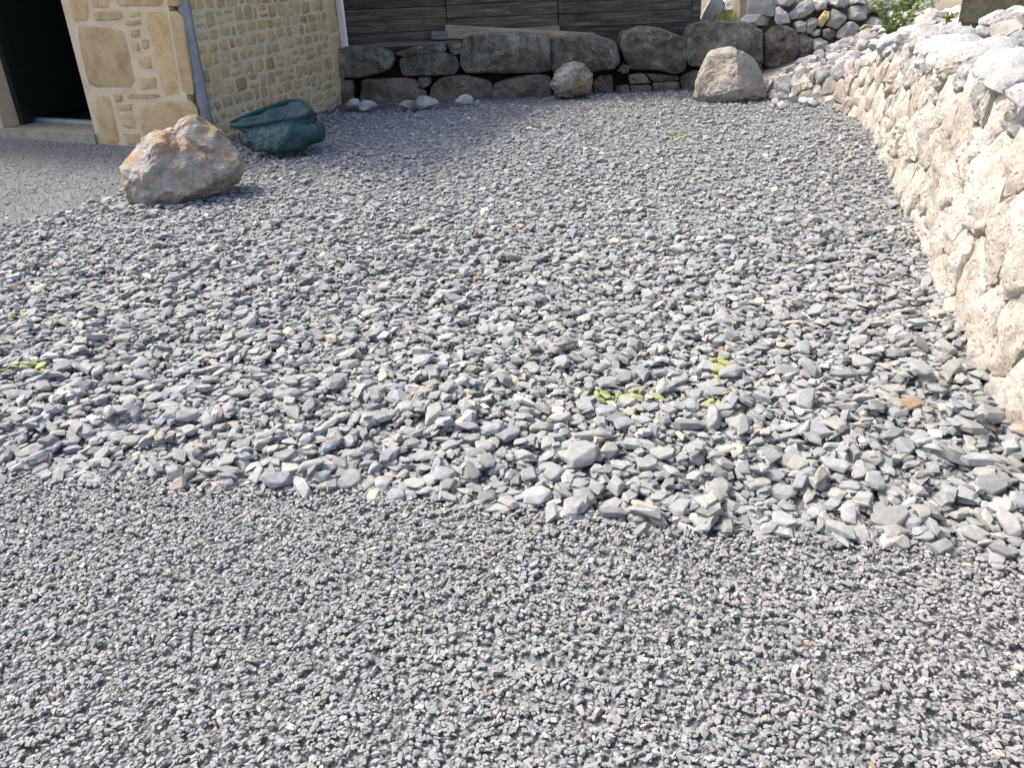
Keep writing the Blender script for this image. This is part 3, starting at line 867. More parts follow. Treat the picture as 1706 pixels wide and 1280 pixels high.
# traced stacked stones: leaning plane that climbs away behind the block wall
SP, SN = Vector((3.6, 10.75, 0.45)), Vector((-0.1, -0.9, 0.42)).normalized()
stack = [([(180, -40), (290, -40), (285, 150), (190, 150), (30, 150), (40, -40)], 'greyst', 'squared grey stone on the block wall beside the grass tuft'),
         ([(300, -40), (520, -40), (430, 60), (330, 50)], 'greyst', 'grey stone wedged at the top of the stacked stones'),
         ([(290, 70), (330, 58), (420, 130), (440, 210), (330, 235), (290, 200)], 'greyst', 'grey stone with a rusty lower edge left of the long pale stone'),
         ([(415, 130), (520, 25), (620, -20), (690, 60), (640, 120), (560, 170), (450, 182)], 'limew', 'long pale stone lying slantwise on the stacked stones'),
         ([(640, -40), (780, -40), (775, 85), (680, 98)], 'greyst', 'darker grey stone beside the upper end of the long pale stone'),
         ([(470, 210), (520, 190), (595, 205), (585, 300), (500, 300)], 'greyst', 'small squared stone below the long pale stone'),
         ([(590, 200), (620, 165), (690, 165), (690, 240), (640, 320), (590, 310)], 'greyst', 'pale grey stone leaning against the ochre stone'),
         ([(670, 215), (760, 90), (808, 110), (800, 170), (735, 260)], 'ochre', 'oblong ochre stone standing upright among the grey stacked stones'),
         ([(640, 320), (680, 270), (725, 275), (720, 330), (665, 345)], 'lime', 'small cream stone below the ochre stone'),
         ([(770, 240), (830, 70), (880, 90), (980, 150), (960, 200), (880, 275)], 'greyst', 'large angular grey stone right of the ochre stone'),
         ([(740, 280), (790, 265), (870, 290), (860, 350), (800, 385), (740, 350)], 'brown', 'brown stone under the angular grey stone'),
         ([(880, 300), (960, 205), (1040, 200), (1100, 250), (1040, 340), (950, 380), (870, 350)], 'greyst', 'rounded grey stone low in the stack above the rubble'),
         ([(640, 370), (720, 350), (800, 400), (790, 460), (740, 500), (650, 470)], 'greyst', 'dull grey stone at the foot of the stack'),
         ([(800, -40), (960, -40), (960, 70), (860, 60), (805, 30)], 'limew', 'broad pale stone on top of the stack'),
         ([(990, 60), (1060, 40), (1160, 60), (1160, 180), (1060, 195), (990, 180)], 'limew', 'squared pale stone behind the green weed'),
         ([(980, -40), (1160, -40), (1160, 45), (1060, 30), (1000, 50)], 'limew', 'flat pale stone above the squared pale stone'),
         ([(1170, -40), (1400, -40), (1400, 60), (1290, 100), (1180, 85)], 'rubble', 'tan stone at the top of the bank above the weed'),
         ([(1290, 110), (1420, 90), (1500, 130), (1440, 180), (1300, 160)], 'rubble', 'flat tan stone on the bank beside the weed'),
         ([(1390, 180), (1470, 160), (1500, 200), (1440, 250), (1390, 230)], 'rubble', 'small tan stone on the bank right of the weed'),
         ([(1070, 280), (1130, 230), (1210, 240), (1200, 290), (1110, 310)], 'ochre', 'pale ochre stone at the foot of the green weed')]
for i, (q, mk, lab) in enumerate(stack):
    pts = [onplane(*z5(*p), SP, SN) for p in q]
    c = sum(pts, Vector()) / len(pts)
    o = poly_stone('stacked_stone', [p - c for p in pts], Vector((-0.15, -1, 0.25)).normalized(), 0.22, 0.07, 4200 + i, M[mk], None, nv=30, rings=(0.97, 0.9, 0.78, 0.62, 0.42, 0.2), rough=0.2, shrink=1.0, soft=1, tilt=0.12)
    o.location = c
    tag(o, lab, 'stone', 'stones stacked in the corner')
# earth behind the stack
bv = [onplane(*z5(*p), SP - SN * 0.16, SN) for p in ((-40, -160), (1500, -160), (1500, 330), (1000, 420), (640, 520), (300, 400), (-40, 250))]
bv += [p - SN * 0.6 for p in bv]
k = 7
tag(pydata('bank', bv, [tuple(range(k)), tuple(range(2 * k - 1, k - 1, -1))] + [(i, (i + 1) % k, k + (i + 1) % k, k + i) for i in range(k)], M['earth']), kind='structure')
# rubble poured down the corner
cnt = 0
for i in range(1600):
    px = rnd.uniform(1285, 1510)
    py = rnd.uniform(130 - (px - 1290) * 0.52, 152 - (px - 1283) * 0.36)
    # inside the fan of rubble
    d = ray(px, py); d = d / d.y
    y = 8.0
    hit = None
    while y < 11.0:
        p = EYE + d * y
        if p.z < hill(p.x, p.y): hit = p; break
        y += 0.03
    if not hit: continue
    s_ = rnd.choice((0.06, 0.07, 0.08, 0.09, 0.1, 0.12, 0.16)) * rnd.uniform(0.8, 1.2)
    o = put('rubble_stone', rnd.choice(rock_small), M['rubble'] if rnd.random() < 0.55 else M['limew'], hit + Vector((0, 0, s_ * 0.12)), (s_ * 1.5, s_ * rnd.uniform(0.9, 1.3), s_ * rnd.uniform(0.6, 1.0)), (rnd.uniform(-0.5, 0.5), rnd.uniform(-0.5, 0.5), rnd.uniform(0, 6.28)))
    tag(o, 'loose %s %s rubble stone on the slope beside the cream boulder' % ('large' if s_ > 0.105 else 'small', 'tan' if o.data.materials[0] == M['rubble'] else 'pale grey'), 'stone', 'rubble on the corner slope')
    cnt += 1
    if cnt >= 262: break
for i in range(30):
    p = G(rnd.uniform(1284, 1362), rnd.uniform(148, 176), 0.04)
    s_ = rnd.uniform(0.05, 0.13)
    o = put('rubble_stone', rnd.choice(rock_small), M['rubble'] if rnd.random() < 0.5 else M['limew'], p, (s_ * 1.5, s_ * 1.1, s_ * 0.8), (rnd.uniform(-0.4, 0.4), rnd.uniform(-0.4, 0.4), rnd.uniform(0, 6.28)))
    tag(o, '%s rubble stone spilled onto the gravel at the foot of the slope' % ('tan' if o.data.materials[0] == M['rubble'] else 'pale grey'), 'stone', 'rubble on the corner slope')
# rocks lying on the bank behind the right-hand wall
cnt2 = 0
for i in range(420):
    y = rnd.uniform(0.8, 10.0); dd = rnd.uniform(0.3, 2.7)
    q = Vector((interp(WALLXY, y, 1) + dd, y, 0))
    z = hill(q.x, q.y)
    if y < 5.4: z = z + 0.08 - 0.34 * dd + float(np.interp(dd, [0.45, 1, 2.2, 5], [-0.03, 0.1, 0.45, 1.2]))
    pr = proj((q.x, q.y, z))
    if pr[2] < 0.5 or pr[0] > 4500 or pr[1] < -200 or z < 0.3: continue
    if cnt2 > 230: break
    s_ = rnd.choice((0.1, 0.13, 0.16, 0.2, 0.26, 0.34)) * rnd.uniform(0.85, 1.15)
    o = put('bank_rock', rnd.choice(rock_big), M['limew'] if rnd.random() < 0.7 else M['rubble'], Vector((q.x, q.y, z + 0.02)), (s_ * 1.5, s_ * rnd.uniform(0.8, 1.2), s_ * rnd.uniform(0.45, 0.8)), (rnd.uniform(-0.35, 0.35), rnd.uniform(-0.35, 0.35), rnd.uniform(0, 6.28)))
    tag(o, '%s %s rock lying on the bank behind the dry stone wall' % ('big' if s_ > 0.28 else 'small', 'pale limestone' if o.data.materials[0] == M['limew'] else 'tan limestone'), 'rock', 'rocks on the bank behind the wall')
    cnt2 += 1
for i in range(70):
    px, py = rnd.uniform(1440, 1660), rnd.uniform(-60, 62)
    if py > 55 - (px - 1440) * 0.1: continue
    p = onplane(px, py, SP + Vector((0, 0.12, 0)), SN)
    s_ = rnd.uniform(0.12, 0.3)
    o = put('bank_rock', rnd.choice(rock_big), M['limew'] if rnd.random() < 0.5 else M['rubble'], p, (s_ * 1.4, s_, s_ * rnd.uniform(0.6, 0.9)), (rnd.uniform(-0.5, 0.5), rnd.uniform(-0.5, 0.5), rnd.uniform(0, 6.28)))
    tag(o, '%s rock high on the bank between the weed and the mossy slab' % ('pale grey' if o.data.materials[0] == M['limew'] else 'tan'), 'rock', 'rocks high on the bank')
k_ = 0
for i in range(260):
    px, py = rnd.uniform(1490, 1650), rnd.uniform(-40, 70)
    d = ray(px, py); d = d / d.y
    y = 5.0
    hit = None
    while y < 11.6:
        p = EYE + d * y
        if p.z < hill(p.x, p.y): hit = p; break
        y += 0.04
    if not hit: continue
    s_ = rnd.choice((0.1, 0.14, 0.18, 0.24, 0.3))
    o = put('bank_rock', rnd.choice(rock_big), M['limew'] if rnd.random() < 0.6 else M['rubble'], hit, (s_ * 1.4, s_, s_ * rnd.uniform(0.5, 0.8)), (rnd.uniform(-0.4, 0.4), rnd.uniform(-0.4, 0.4), rnd.uniform(0, 6.28)))
    tag(o, '%s %s rock on the bank just below the mossy slab' % ('big' if s_ > 0.2 else 'small', 'pale grey' if o.data.materials[0] == M['limew'] else 'tan'), 'rock', 'rocks high on the bank')
    k_ += 1
    if k_ > 75: break
# mossy slab at the top of the bank
a = onplane(1606, -8, Vector((0, 6.6, 0)), Vector((0, -1, 0)))
o = boxes('concrete_slab', [(Vector((1.02, -0.1, -0.10)), (0.95, 0.35, 0.1), Matrix.Rotation(-0.5, 3, 'Z'))], M['moss'], None, 0.02)
o.location = a
tag(o, 'mossy concrete slab on the bank above the dry stone wall', 'slab')

# weeds
def weed(base, h, nst_, spread, label, seed, leafmat, nleaf=26, ll=0.07):
    r_ = random.Random(seed)
    t = empty('weed', base)
    tag(t, label, 'plant', 'weeds on the bank')
    for k in range(nst_):
        an = r_.uniform(0, 6.28); lean = r_.uniform(0.1, spread)
        pts = []
        for q in range(6):
            u = q / 5
            pts.append(Vector(base) + Vector((math.cos(an) * lean * u * u * h, math.sin(an) * lean * u * u * h, h * u * r_.uniform(0.94, 1.0))))
        tube('stem', pts, [0.006 * (1 - 0.7 * q / 5) for q in range(6)], M['stem'], t, 5)
        v, f = [], []
        for q in range(nleaf):
            u = r_.uniform(0.25, 1.0)
            p = pts[min(4, int(u * 5))].lerp(pts[min(5, int(u * 5) + 1)], u * 5 % 1)
            d = Vector((r_.gauss(0, 1), r_.gauss(0, 1), r_.uniform(-0.2, 0.9))).normalized()
            w = d.cross(Vector((r_.gauss(0, 1), r_.gauss(0, 1), 1))).normalized()
            L = ll * r_.uniform(0.6, 1.3)
            b0_ = len(v)
            up_ = d.cross(w)
            v += [p, p + d * L * 0.45 + w * L * 0.16 + up_ * L * 0.05, p + d * L - up_ * L * 0.1, p + d * L * 0.45 - w * L * 0.16 + up_ * L * 0.05]
            f += [(b0_, b0_ + 1, b0_ + 2), (b0_, b0_ + 2, b0_ + 3)]
        pydata('foliage', v, f, leafmat, t)
    return t
wb = onplane(1482, 92, Vector((0, 8.55, 0)), Vector((0, -1, 0)))
weed(wb, 0.5, 12, 0.75, 'bushy green weed growing from the bank at the end of the dry stone wall', 71, M['leaf'], 75, 0.05)
wb2 = onplane(1500, 70, Vector((0, 8.6, 0)), Vector((0, -1, 0)))
weed(wb2, 0.16, 6, 1.6, 'low dark green weed at the foot of the bushy weed', 72, M['leafd'], 22, 0.06)
wb3 = onplane(1512, 14, Vector((0, 9.6, 0)), Vector((0, -1, 0)))
weed(wb3, 0.2, 6, 1.4, 'small green weed high on the bank among tan stones', 73, M['leaf'], 24, 0.06)
wb4 = onplane(1576, 40, Vector((0, 7.4, 0)), Vector((0, -1, 0)))
weed(wb4, 0.07, 5, 1.8, 'tiny green weed on the bank below the mossy slab', 74, M['leaf'], 14, 0.04)
# grass patch and pale rock behind the block wall
gp = onplane(1222, 28, Vector((0, 11.2, 0)), Vector((0, -1, 0)))
v, f = [], []
rg = random.Random(75)
for i in range(500):
    p = gp + Vector((rg.uniform(-0.22, 0.2), rg.uniform(-0.1, 0.6), -0.03))
    a_ = rg.uniform(0, 6.28); L = rg.uniform(0.05, 0.12)
    d = Vector((math.cos(a_) * 0.5, math.sin(a_) * 0.5, 1)).normalized() * L
    w = Vector((-math.sin(a_), math.cos(a_), 0)) * 0.005
    b0_ = len(v); v += [p - w, p + w, p + d]; f.append((b0_, b0_ + 1, b0_ + 2))
tag(pydata('grass', v, f, M['grass']), 'short yellowish grass on the earth behind the stone blocks', 'grass', None, 'stuff')
for px, py, y, dm, lab in ((1186, 22, 11.45, (0.36, 0.3, 0.5), 'pale grey rock standing between the wooden wall and the grass'),
                           (1218, 6, 11.9, (0.4, 0.3, 0.3), 'bluish grey rock behind the grass tuft'),
                           (1262, 30, 11.0, (0.5, 0.3, 0.2), 'flat lichen-spotted rock lying on the block wall')):
    p = onplane(px, py, Vector((0, y, 0)), Vector((0, -1, 0)))
    o = put('rock', rock_big[2], M['greyst'], p, dm, (0.1, 0.1, rnd.uniform(0, 6)))
    tag(o, lab, 'rock')

# ------------------------------------------------------------------ boulders
def prof_from(px_pts, cpx, per):
    """silhouette radii every 10 degrees from pixel outline about centre, in metres (per = metres per pixel)"""
    out = []
    n_ = len(px_pts)
    for k in range(36):
        an = k * math.pi / 18
        d = Vector((math.cos(an), -math.sin(an)))
        best = 0.01
        for i in range(n_):
            a = Vector(px_pts[i]) - Vector(cpx); b = Vector(px_pts[(i + 1) % n_]) - Vector(cpx)
            e = b - a
            den = d.x * e.y - d.y * e.x
            if abs(den) < 1e-9: continue
            t = (a.x * e.y - a.y * e.x) / den
            u = (a.x * d.y - a.y * d.x) / den
            if t > 0 and -1e-6 <= u <= 1 + 1e-6: best = max(best, t)
        out.append(best * per)
    return out
def boulder(name, outline, base_px, mat, label, seed, depth, planes, group='boulders on the gravel', sub=6, rough=0.1, sink=0.03, cuts=5):
    xs_ = [p[0] for p in outline]; ys_ = [p[1] for p in outline]
    cx_, cy_ = (min(xs_) + max(xs_)) / 2, (min(ys_) + max(ys_)) / 2
    base = G(*base_px, 0.04)
    back = Vector((base.x, base.y, 0)).normalized()
    ctr_ground = base + back * depth * 0.8
    k = (ctr_ground - EYE).dot(fw)
    per = k / F
    prof = prof_from(outline, (cx_, cy_), per)
    me = rock_mesh(name, (1, 1, 1), seed, sub, cuts, rough, prof, planes, depth, 30, 1.5, (0.7, 0.95))
    o = link(name, me, mat)
    d = ray(cx_, cy_)
    tt = k / d.dot(fw)
    o.location = EYE + d * tt
    # stand it facing the camera, upright
    o.rotation_euler = (0, 0, -math.atan2(back.x, back.y))
    return tag(o, label, 'boulder', group)
boulder('boulder', [(180 + x_ / 4.265, 150 + y_ / 4.265) for x_, y_ in ((105, 520), (118, 485), (200, 425), (300, 335), (400, 280), (490, 264), (525, 262), (565, 232), (630, 208), (690, 216), (765, 268), (835, 328), (905, 430), (944, 540), (938, 605), (885, 690), (800, 750), (640, 800), (480, 815), (300, 810), (160, 812), (108, 770), (98, 640))],
        (300, 347), M['boulder'], 'large ochre-stained boulder on the gravel in front of the downpipe', 61, 0.36,
        [((-0.25, -1, 0.28), 0.62), ((0.55, -0.75, 0.75), 0.66), ((0.1, 0.1, 1), 0.86), ((-0.8, -0.3, 0.5), 0.75)])
boulder('boulder', [(915, 140), (924, 120), (938, 108), (958, 103), (974, 108), (988, 124), (987, 140), (980, 156), (950, 161), (925, 157)],
        (950, 158), M['boulder'], 'small tan boulder resting against the dark block wall', 62, 0.2, [((-0.1, -1, 0.2), 0.65), ((-0.5, -0.5, 0.8), 0.72)], rough=0.16, cuts=2)
boulder('boulder', [(1157, 160), (1158, 138), (1164, 118), (1171, 102), (1178, 88), (1187, 83), (1200, 82), (1215, 80), (1234, 85), (1250, 96), (1262, 112), (1272, 130), (1279, 150), (1276, 165), (1240, 172), (1190, 172), (1162, 170)],
        (1220, 168), M['beige'], 'big cream boulder standing on the gravel beside the rubble slope', 64, 0.32, [((-0.35, -1, 0.35), 0.68), ((0.7, -0.7, 0.4), 0.72), ((0.0, 0, 1), 0.85)])
# white stones at the back edge of the gravel
for px, py, w, lab in ((590, 172, 0.2, 'white stone at the foot of the corner of the building'), (612, 176, 0.22, 'flat white stone beside the corner of the building'),
                       (680, 174, 0.2, 'white stone at the back edge of the gravel below the brown blocks'), (708, 171, 0.3, 'humped white stone at the back edge of the gravel below the brown blocks'),
                       (775, 165, 0.2, 'grey white stone at the back edge of the gravel left of the small tan boulder')):
    p = G(px, py, 0.05)
    tag(put('white_stone', rnd.choice(rock_big), M['limew'], p, (w * 1.3, w * 0.8, w * 0.55), (0.1, 0.1, rnd.uniform(0, 6))), lab, 'stone', 'white stones at the back edge of the gravel')

# ------------------------------------------------------------------ garden bag
bagc = G(470, 262, 0.04) + Vector((0, 0.2, 0))
bag = empty('garden_bag', (bagc.x, bagc.y, 0.03))
tag(bag, 'slumped dark teal garden bag with an open rim lying by the rubble facade', 'bag')
per = (bagc - EYE).dot(fw) / F
def BP(px, py, dy):
    """point of the bag: pixel offset from its foot centre -> metres, dy metres further back"""
    return onplane(px, py, bagc + Vector((0, dy, 0)), Vector((0, -1, 0)))
NR_ = 48
def ring(l, r, front, backp, dyf, dyb, pw=1.0, drop=0.0, seed=0, amp=0.0):
    """closed ring through left, front, right, back control points (pixel + depth)"""
    P = [BP(*l), BP(*front), BP(*r), BP(*backp)]
    out = []
    for i in range(NR_):
        t = i / NR_ * 4
        k = int(t); u = t - k
        p0_, p1_, p2_, p3_ = P[k - 1], P[k], P[(k + 1) % 4], P[(k + 2) % 4]
        q = 0.5 * ((2 * p1_) + (p2_ - p0_) * u + (2 * p0_ - 5 * p1_ + 4 * p2_ - p3_) * u * u + (3 * p1_ - p0_ - 3 * p2_ + p3_) * u ** 3)
        if amp:
            q = q + Vector((noise.noise((q.x * 7, q.y * 7, q.z * 7 + seed)), noise.noise((q.x * 7 + 9, q.y * 7, q.z * 7 + seed)), 0.6 * noise.noise((q.x * 7, q.y * 7 + 5, q.z * 7 + seed)))) * amp
        out.append(q)
    return out
rings_ = [
    ring((418, 252, 0.02), (536, 240, 0.02), (470, 262, -0.22), (480, 238, 0.24), 0, 0, seed=1, amp=0.02),
    ring((405, 240, 0.02), (545, 228, 0.02), (472, 250, -0.27), (480, 226, 0.27), 0, 0, seed=2, amp=0.035),
    ring((404, 228, 0.02), (545, 218, 0.02), (474, 232, -0.26), (480, 214, 0.28), 0, 0, seed=3, amp=0.035),
    ring((408, 222, 0.03), (540, 207, 0.02), (474, 213, -0.23), (478, 204, 0.26), 0, 0, seed=4, amp=0.02),
    ring((398, 217, 0.04), (526, 203, 0.04), (468, 210, -0.15), (474, 198, 0.28), 0, 0, seed=5, amp=0.02),
    ring((386, 214, 0.05), (522, 200, 0.06), (462, 208, -0.13), (474, 186, 0.3), 0, 0, seed=6, amp=0.012),
    ring((384, 207, 0.05), (520, 190, 0.08), (458, 202, -0.12), (486, 168, 0.3), 0, 0, seed=7, amp=0.008),
]
inner = [
    ring((396, 208, 0.05), (514, 190, 0.08), (460, 203, -0.08), (486, 172, 0.27), 0, 0, seed=7, amp=0.01),
    ring((420, 216, 0.05), (508, 208, 0.06), (462, 214, -0.02), (484, 200, 0.2), 0, 0, seed=8, amp=0.02),
]
allr = rings_ + inner
v = [p for r_ in allr for p in r_]
f = []
for k in range(len(allr) - 1):
    for i in range(NR_):
        j = (i + 1) % NR_
        f.append((k * NR_ + i, k * NR_ + j, (k + 1) * NR_ + j, (k + 1) * NR_ + i))
f.append(tuple(range(NR_ - 1, -1, -1)))
f.append(tuple((len(allr) - 1) * NR_ + i for i in range(NR_)))
bd = pydata('body', v, f, M['bag'], bag, True, 60)
bm = bmesh.new(); bm.from_mesh(bd.data)
bmesh.ops.recalc_face_normals(bm, faces=bm.faces[:])
bm.to_mesh(bd.data); bm.free()
bd.data.materials.append(M['bagin'])
for pl in bd.data.polygons:
    if min(pl.vertices) >= 6 * NR_: pl.material_index = 1
sm_ = bd.modifiers.new('subdivision', 'SUBSURF'); sm_.levels = 2; sm_.render_levels = 2
tx = bpy.data.textures.new('folds', 'CLOUDS'); tx.noise_scale = 0.13; tx.noise_depth = 2
dm_ = bd.modifiers.new('folds', 'DISPLACE'); dm_.texture = tx; dm_.strength = 0.06; dm_.mid_level = 0.5; dm_.texture_coords = 'GLOBAL'
tube('rim_band', rings_[6], (0.012, 0.022), M['bagrim'], bag, 8, True)
def strap(pts): return tube('handle', [BP(*p) for p in pts], (0.006, 0.016), M['strap'], bag, 6)
strap([(512, 190, 0.02), (519, 184, 0.0), (525, 189, -0.01), (526, 199, -0.02), (520, 206, -0.03), (513, 204, -0.02)])
strap([(398, 226, -0.03), (399, 234, -0.06), (405, 240, -0.08), (412, 240, -0.1), (415, 234, -0.1)])
# twigs by the corner of the building
def twig(name, pts, rr, mat, label):
    P = [G(a, b, z) for a, b, z in pts]
    o = tube(name, [p - P[0] for p in P], rr, mat, None, 6)
    o.location = P[0]
    return tag(o, label, 'twig', 'twigs on the gravel')
twig('twig', [(534, 186, 0.08), (546, 183, 0.13), (556, 180, 0.1), (560, 172, 0.14)], 0.009, M['twig'], 'crooked dry twig sticking up by the corner of the building')
twig('twig', [(548, 194, 0.09), (557, 190, 0.1), (563, 182, 0.11)], 0.007, M['twig'], 'short dry twig lying by the corner of the building')
twig('straw', [(1336, 520, 0.11), (1350, 530, 0.11)], 0.0025, M['straw'], 'bleached straw on the slate near the tan stone')
twig('straw', [(1146, 876, 0.07), (1158, 884, 0.075), (1170, 888, 0.06)], 0.0025, M['straw'], 'bleached straw at the front edge of the slate stones')

# ------------------------------------------------------------------ gravel
def hull_set(prefix, seed, n_, bev, simple=False):
    ms = [slate_mesh(prefix, seed + i, bev, simple) for i in range(n_)]
    data = []
    for me in ms:
        co = np.empty(len(me.vertices) * 3, np.float32); me.vertices.foreach_get('co', co)
        tri = np.array([p.vertices[:] for p in me.polygons], np.int32)
        data.append((co.reshape(-1, 3), tri))
    return ms, data
def deposit(pts, sizes, x0_, y0_, x1_, y1_, cell, zf, seed, flat=1.0):
    """drop the chips one by one on a height map; returns centre z and the tilt of each"""
    r_ = np.random.RandomState(seed)
    nx, ny = int((x1_ - x0_) / cell) + 1, int((y1_ - y0_) / cell) + 1
    cx = np.linspace(0, 1, max(2, nx // 8)); cy = np.linspace(0, 1, max(2, ny // 8))
    small = np.array([[zf(x0_ + a * (x1_ - x0_), y0_ + b * (y1_ - y0_)) for a in cx] for b in cy])
    gx = np.interp(np.linspace(0, 1, nx), cx, np.arange(len(cx))); gy = np.interp(np.linspace(0, 1, ny), cy, np.arange(len(cy)))
    ix = np.minimum(gx.astype(int), len(cx) - 2); iy = np.minimum(gy.astype(int), len(cy) - 2)
    fx = (gx - ix)[None, :]; fy = (gy - iy)[:, None]
    Hm = (small[iy][:, ix] * (1 - fx) + small[iy][:, ix + 1] * fx) * (1 - fy) + (small[iy + 1][:, ix] * (1 - fx) + small[iy + 1][:, ix + 1] * fx) * fy
    Hm = Hm.astype(np.float32)
    out = np.zeros((len(pts), 3), np.float32)
    for k in range(len(pts)):
        x, y = pts[k]; L, th = sizes[k]
        ra = L * 0.42
        rc = max(1, int(ra / cell + 0.5))
        i, j = int((x - x0_) / cell), int((y - y0_) / cell)
        i0, i1, j0, j1 = max(0, i - rc), min(nx, i + rc + 1), max(0, j - rc), min(ny, j + rc + 1)
        if i1 - i0 < 2 or j1 - j0 < 2: out[k] = (-9, 0, 0); continue
        w = Hm[j0:j1, i0:i1]
        jj, ii = np.mgrid[j0:j1, i0:i1]
        dx = (ii - (x - x0_) / cell) * cell; dy = (jj - (y - y0_) / cell) * cell
        d2 = (dx * dx + dy * dy) / (ra * ra)
        mk = d2 < 1
        if mk.sum() < 2: mk = d2 < 9
        hs = w[mk]; mean = hs.mean()
        sx, sy = dx[mk], dy[mk]
        gxv = (sx * (hs - mean)).sum() / max(1e-9, (sx * sx).sum()); gyv = (sy * (hs - mean)).sum() / max(1e-9, (sy * sy).sum())
        gxv = np.clip(gxv, -0.45, 0.45) * 0.8; gyv = np.clip(gyv, -0.45, 0.45) * 0.8
        zc = mean + 0.25 * hs.std() + th * 0.2
        out[k] = (zc, gxv, gyv)
        top = zc + gxv * dx + gyv * dy + th * 0.42 * np.sqrt(np.maximum(0, 1 - d2))
        Hm[j0:j1, i0:i1] = np.where(mk, np.maximum(w, top), w)
    return out, Hm
def matrices(pts, dep, sizes, yaw, jit, r_):
    """4x4 matrices: yaw, tilt to the slope under the chip, uniform scale"""
    n_ = len(pts)
    nrm = np.stack([-dep[:, 1] + r_.normal(0, jit, n_), -dep[:, 2] + r_.normal(0, jit, n_), np.ones(n_)], 1)
    nrm /= np.linalg.norm(nrm, axis=1)[:, None]
    ax = np.stack([np.cos(yaw), np.sin(yaw), np.zeros(n_)], 1)
    ax -= nrm * (ax * nrm).sum(1)[:, None]; ax /= np.linalg.norm(ax, axis=1)[:, None]
    ay = np.cross(nrm, ax)
    return np.stack([ax, ay, nrm], 2)
def merged(name, data, var, rot, pos, scale, cols, mat):
    vs, ts, cs = [], [], []
    base = 0
    for k, (co, tri) in enumerate(data):
        sel = np.where(var == k)[0]
        if not len(sel): continue
        p = np.einsum('nij,nvj->nvi', rot[sel], co[None] * scale[sel][:, None, :]) + pos[sel][:, None, :]
        nv_ = len(co)
        t = tri[None] + (base + np.arange(len(sel)) * nv_)[:, None, None]
        vs.append(p.reshape(-1, 3)); ts.append(t.reshape(-1, 3)); cs.append(np.repeat(cols[sel], len(tri), 0))
        base += nv_ * len(sel)
    V = np.concatenate(vs).astype(np.float32); Tn = np.concatenate(ts).astype(np.int32); C = np.concatenate(cs)
    me = bpy.data.meshes.new(name)
    me.vertices.add(len(V)); me.vertices.foreach_set('co', V.ravel())
    me.loops.add(Tn.size); me.loops.foreach_set('vertex_index', Tn.ravel())
    me.polygons.add(len(Tn)); me.polygons.foreach_set('loop_start', np.arange(0, Tn.size, 3, dtype=np.int32))
    me.update(calc_edges=True)
    me.shade_flat()
    at = me.attributes.new('col', 'FLOAT_COLOR', 'FACE')
    at.data.foreach_set('color', np.concatenate([C, np.ones((len(C), 1))], 1).astype(np.float32).ravel())
    print(name, len(Tn), 'triangles')
    return link(name, me, mat)
def slate_cols(n_, r_, tan=0.03):
    v = np.clip(r_.normal(0.248, 0.026, n_), 0.16, 0.35)
    hue = r_.normal(0, 1, n_)
    c = np.stack([v * (1.0 + 0.025 * hue), v * (0.988 + 0.01 * hue), v * (0.932 - 0.028 * hue)], 1)
    k = r_.rand(n_)
    t = k < tan
    tv = r_.uniform(0.8, 1.25, t.sum())[:, None]
    c[t] = np.array([0.38, 0.325, 0.255]) * tv
    w = (k > tan) & (k < tan * 1.35)
    c[w] = np.array([0.5, 0.49, 0.47])
    o = (k > tan * 1.35) & (k < tan * 1.42)
    c[o] = np.array([0.25, 0.17, 0.115])
    return c

rs = np.random.RandomState(3)
# --- coarse slate
XA, YA, XB, YB = -5.1, 1.75, 3.6, 10.8
pts, sz = [], []
def frontier(n_, ylo, yhi, xlo, xhi):
    xx = rs.uniform(xlo, xhi, n_); yy = rs.uniform(ylo, yhi, n_)
    return [(a, b) for a, b in zip(xx, yy) if in_bed(a, b)]
cand = frontier(40000, 1.8, 5.0, -4.0, 2.8) + frontier(46000, 5.0, 10.8, -4.2, 3.7)
cand = np.array(cand)
L = np.clip(rs.lognormal(math.log(0.053), 0.34, len(cand)), 0.026, 0.125)
L = np.where(rs.rand(len(cand)) < 0.3, rs.uniform(0.022, 0.038, len(cand)), L)
L = L * np.interp(cand[:, 1], [2.2, 3.6, 8.5], [1.16, 1.0, 0.78])
key = L * rs.uniform(0.4, 1.6, len(cand))               # small ones tend to go down first
od = np.argsort(key); cand = cand[od]; L = L[od]
hm, hd = hull_set('slate_stone', 6000, 28, 0.0)
var = rs.randint(0, len(hm), len(cand))
thk = np.array([np.ptp(d[0][:, 2]) for d in hd])[var] * L
dep, HM = deposit(cand, list(zip(L, thk)), XA, YA, XB, YB, 0.011, bed_z, 5)
yaw = rs.uniform(0, 2 * math.pi, len(cand))
rot = matrices(cand, dep, L, yaw, 0.1, rs)
pos = np.column_stack([cand, dep[:, 0]])
cols = slate_cols(len(cand), rs, 0.026)
ok = dep[:, 0] > -5
print('coarse', ok.sum(), round(time.time() - T0, 1))
# what shows largest: lies on top and is near
topz = HM[np.clip(((cand[:, 1] - YA) / 0.011).astype(int), 0, HM.shape[0] - 1), np.clip(((cand[:, 0] - XA) / 0.011).astype(int), 0, HM.shape[1] - 1)]
ontop = ok & (dep[:, 0] + thk * 0.45 > topz - 0.006)
pr = np.array([proj(p) for p in pos])
infr = (pr[:, 0] > -20) & (pr[:, 0] < 1726)
show = np.where(ontop & infr, L / np.maximum(0.5, pr[:, 2]), 0)
tanm = (cols[:, 0] > cols[:, 2] * 1.25)
painted = np.zeros(len(cand), bool)
pwhere = {}
def strip(a, b, w):
    A, B = np.array(G(*a, 0.08)[:2]), np.array(G(*b, 0.08)[:2])
    d = B - A; ln = np.linalg.norm(d); d /= ln
    q = cand - A
    s_ = q @ d; t_ = q @ np.array([-d[1], d[0]])
    return (s_ > 0) & (s_ < ln) & (np.abs(t_) < w)
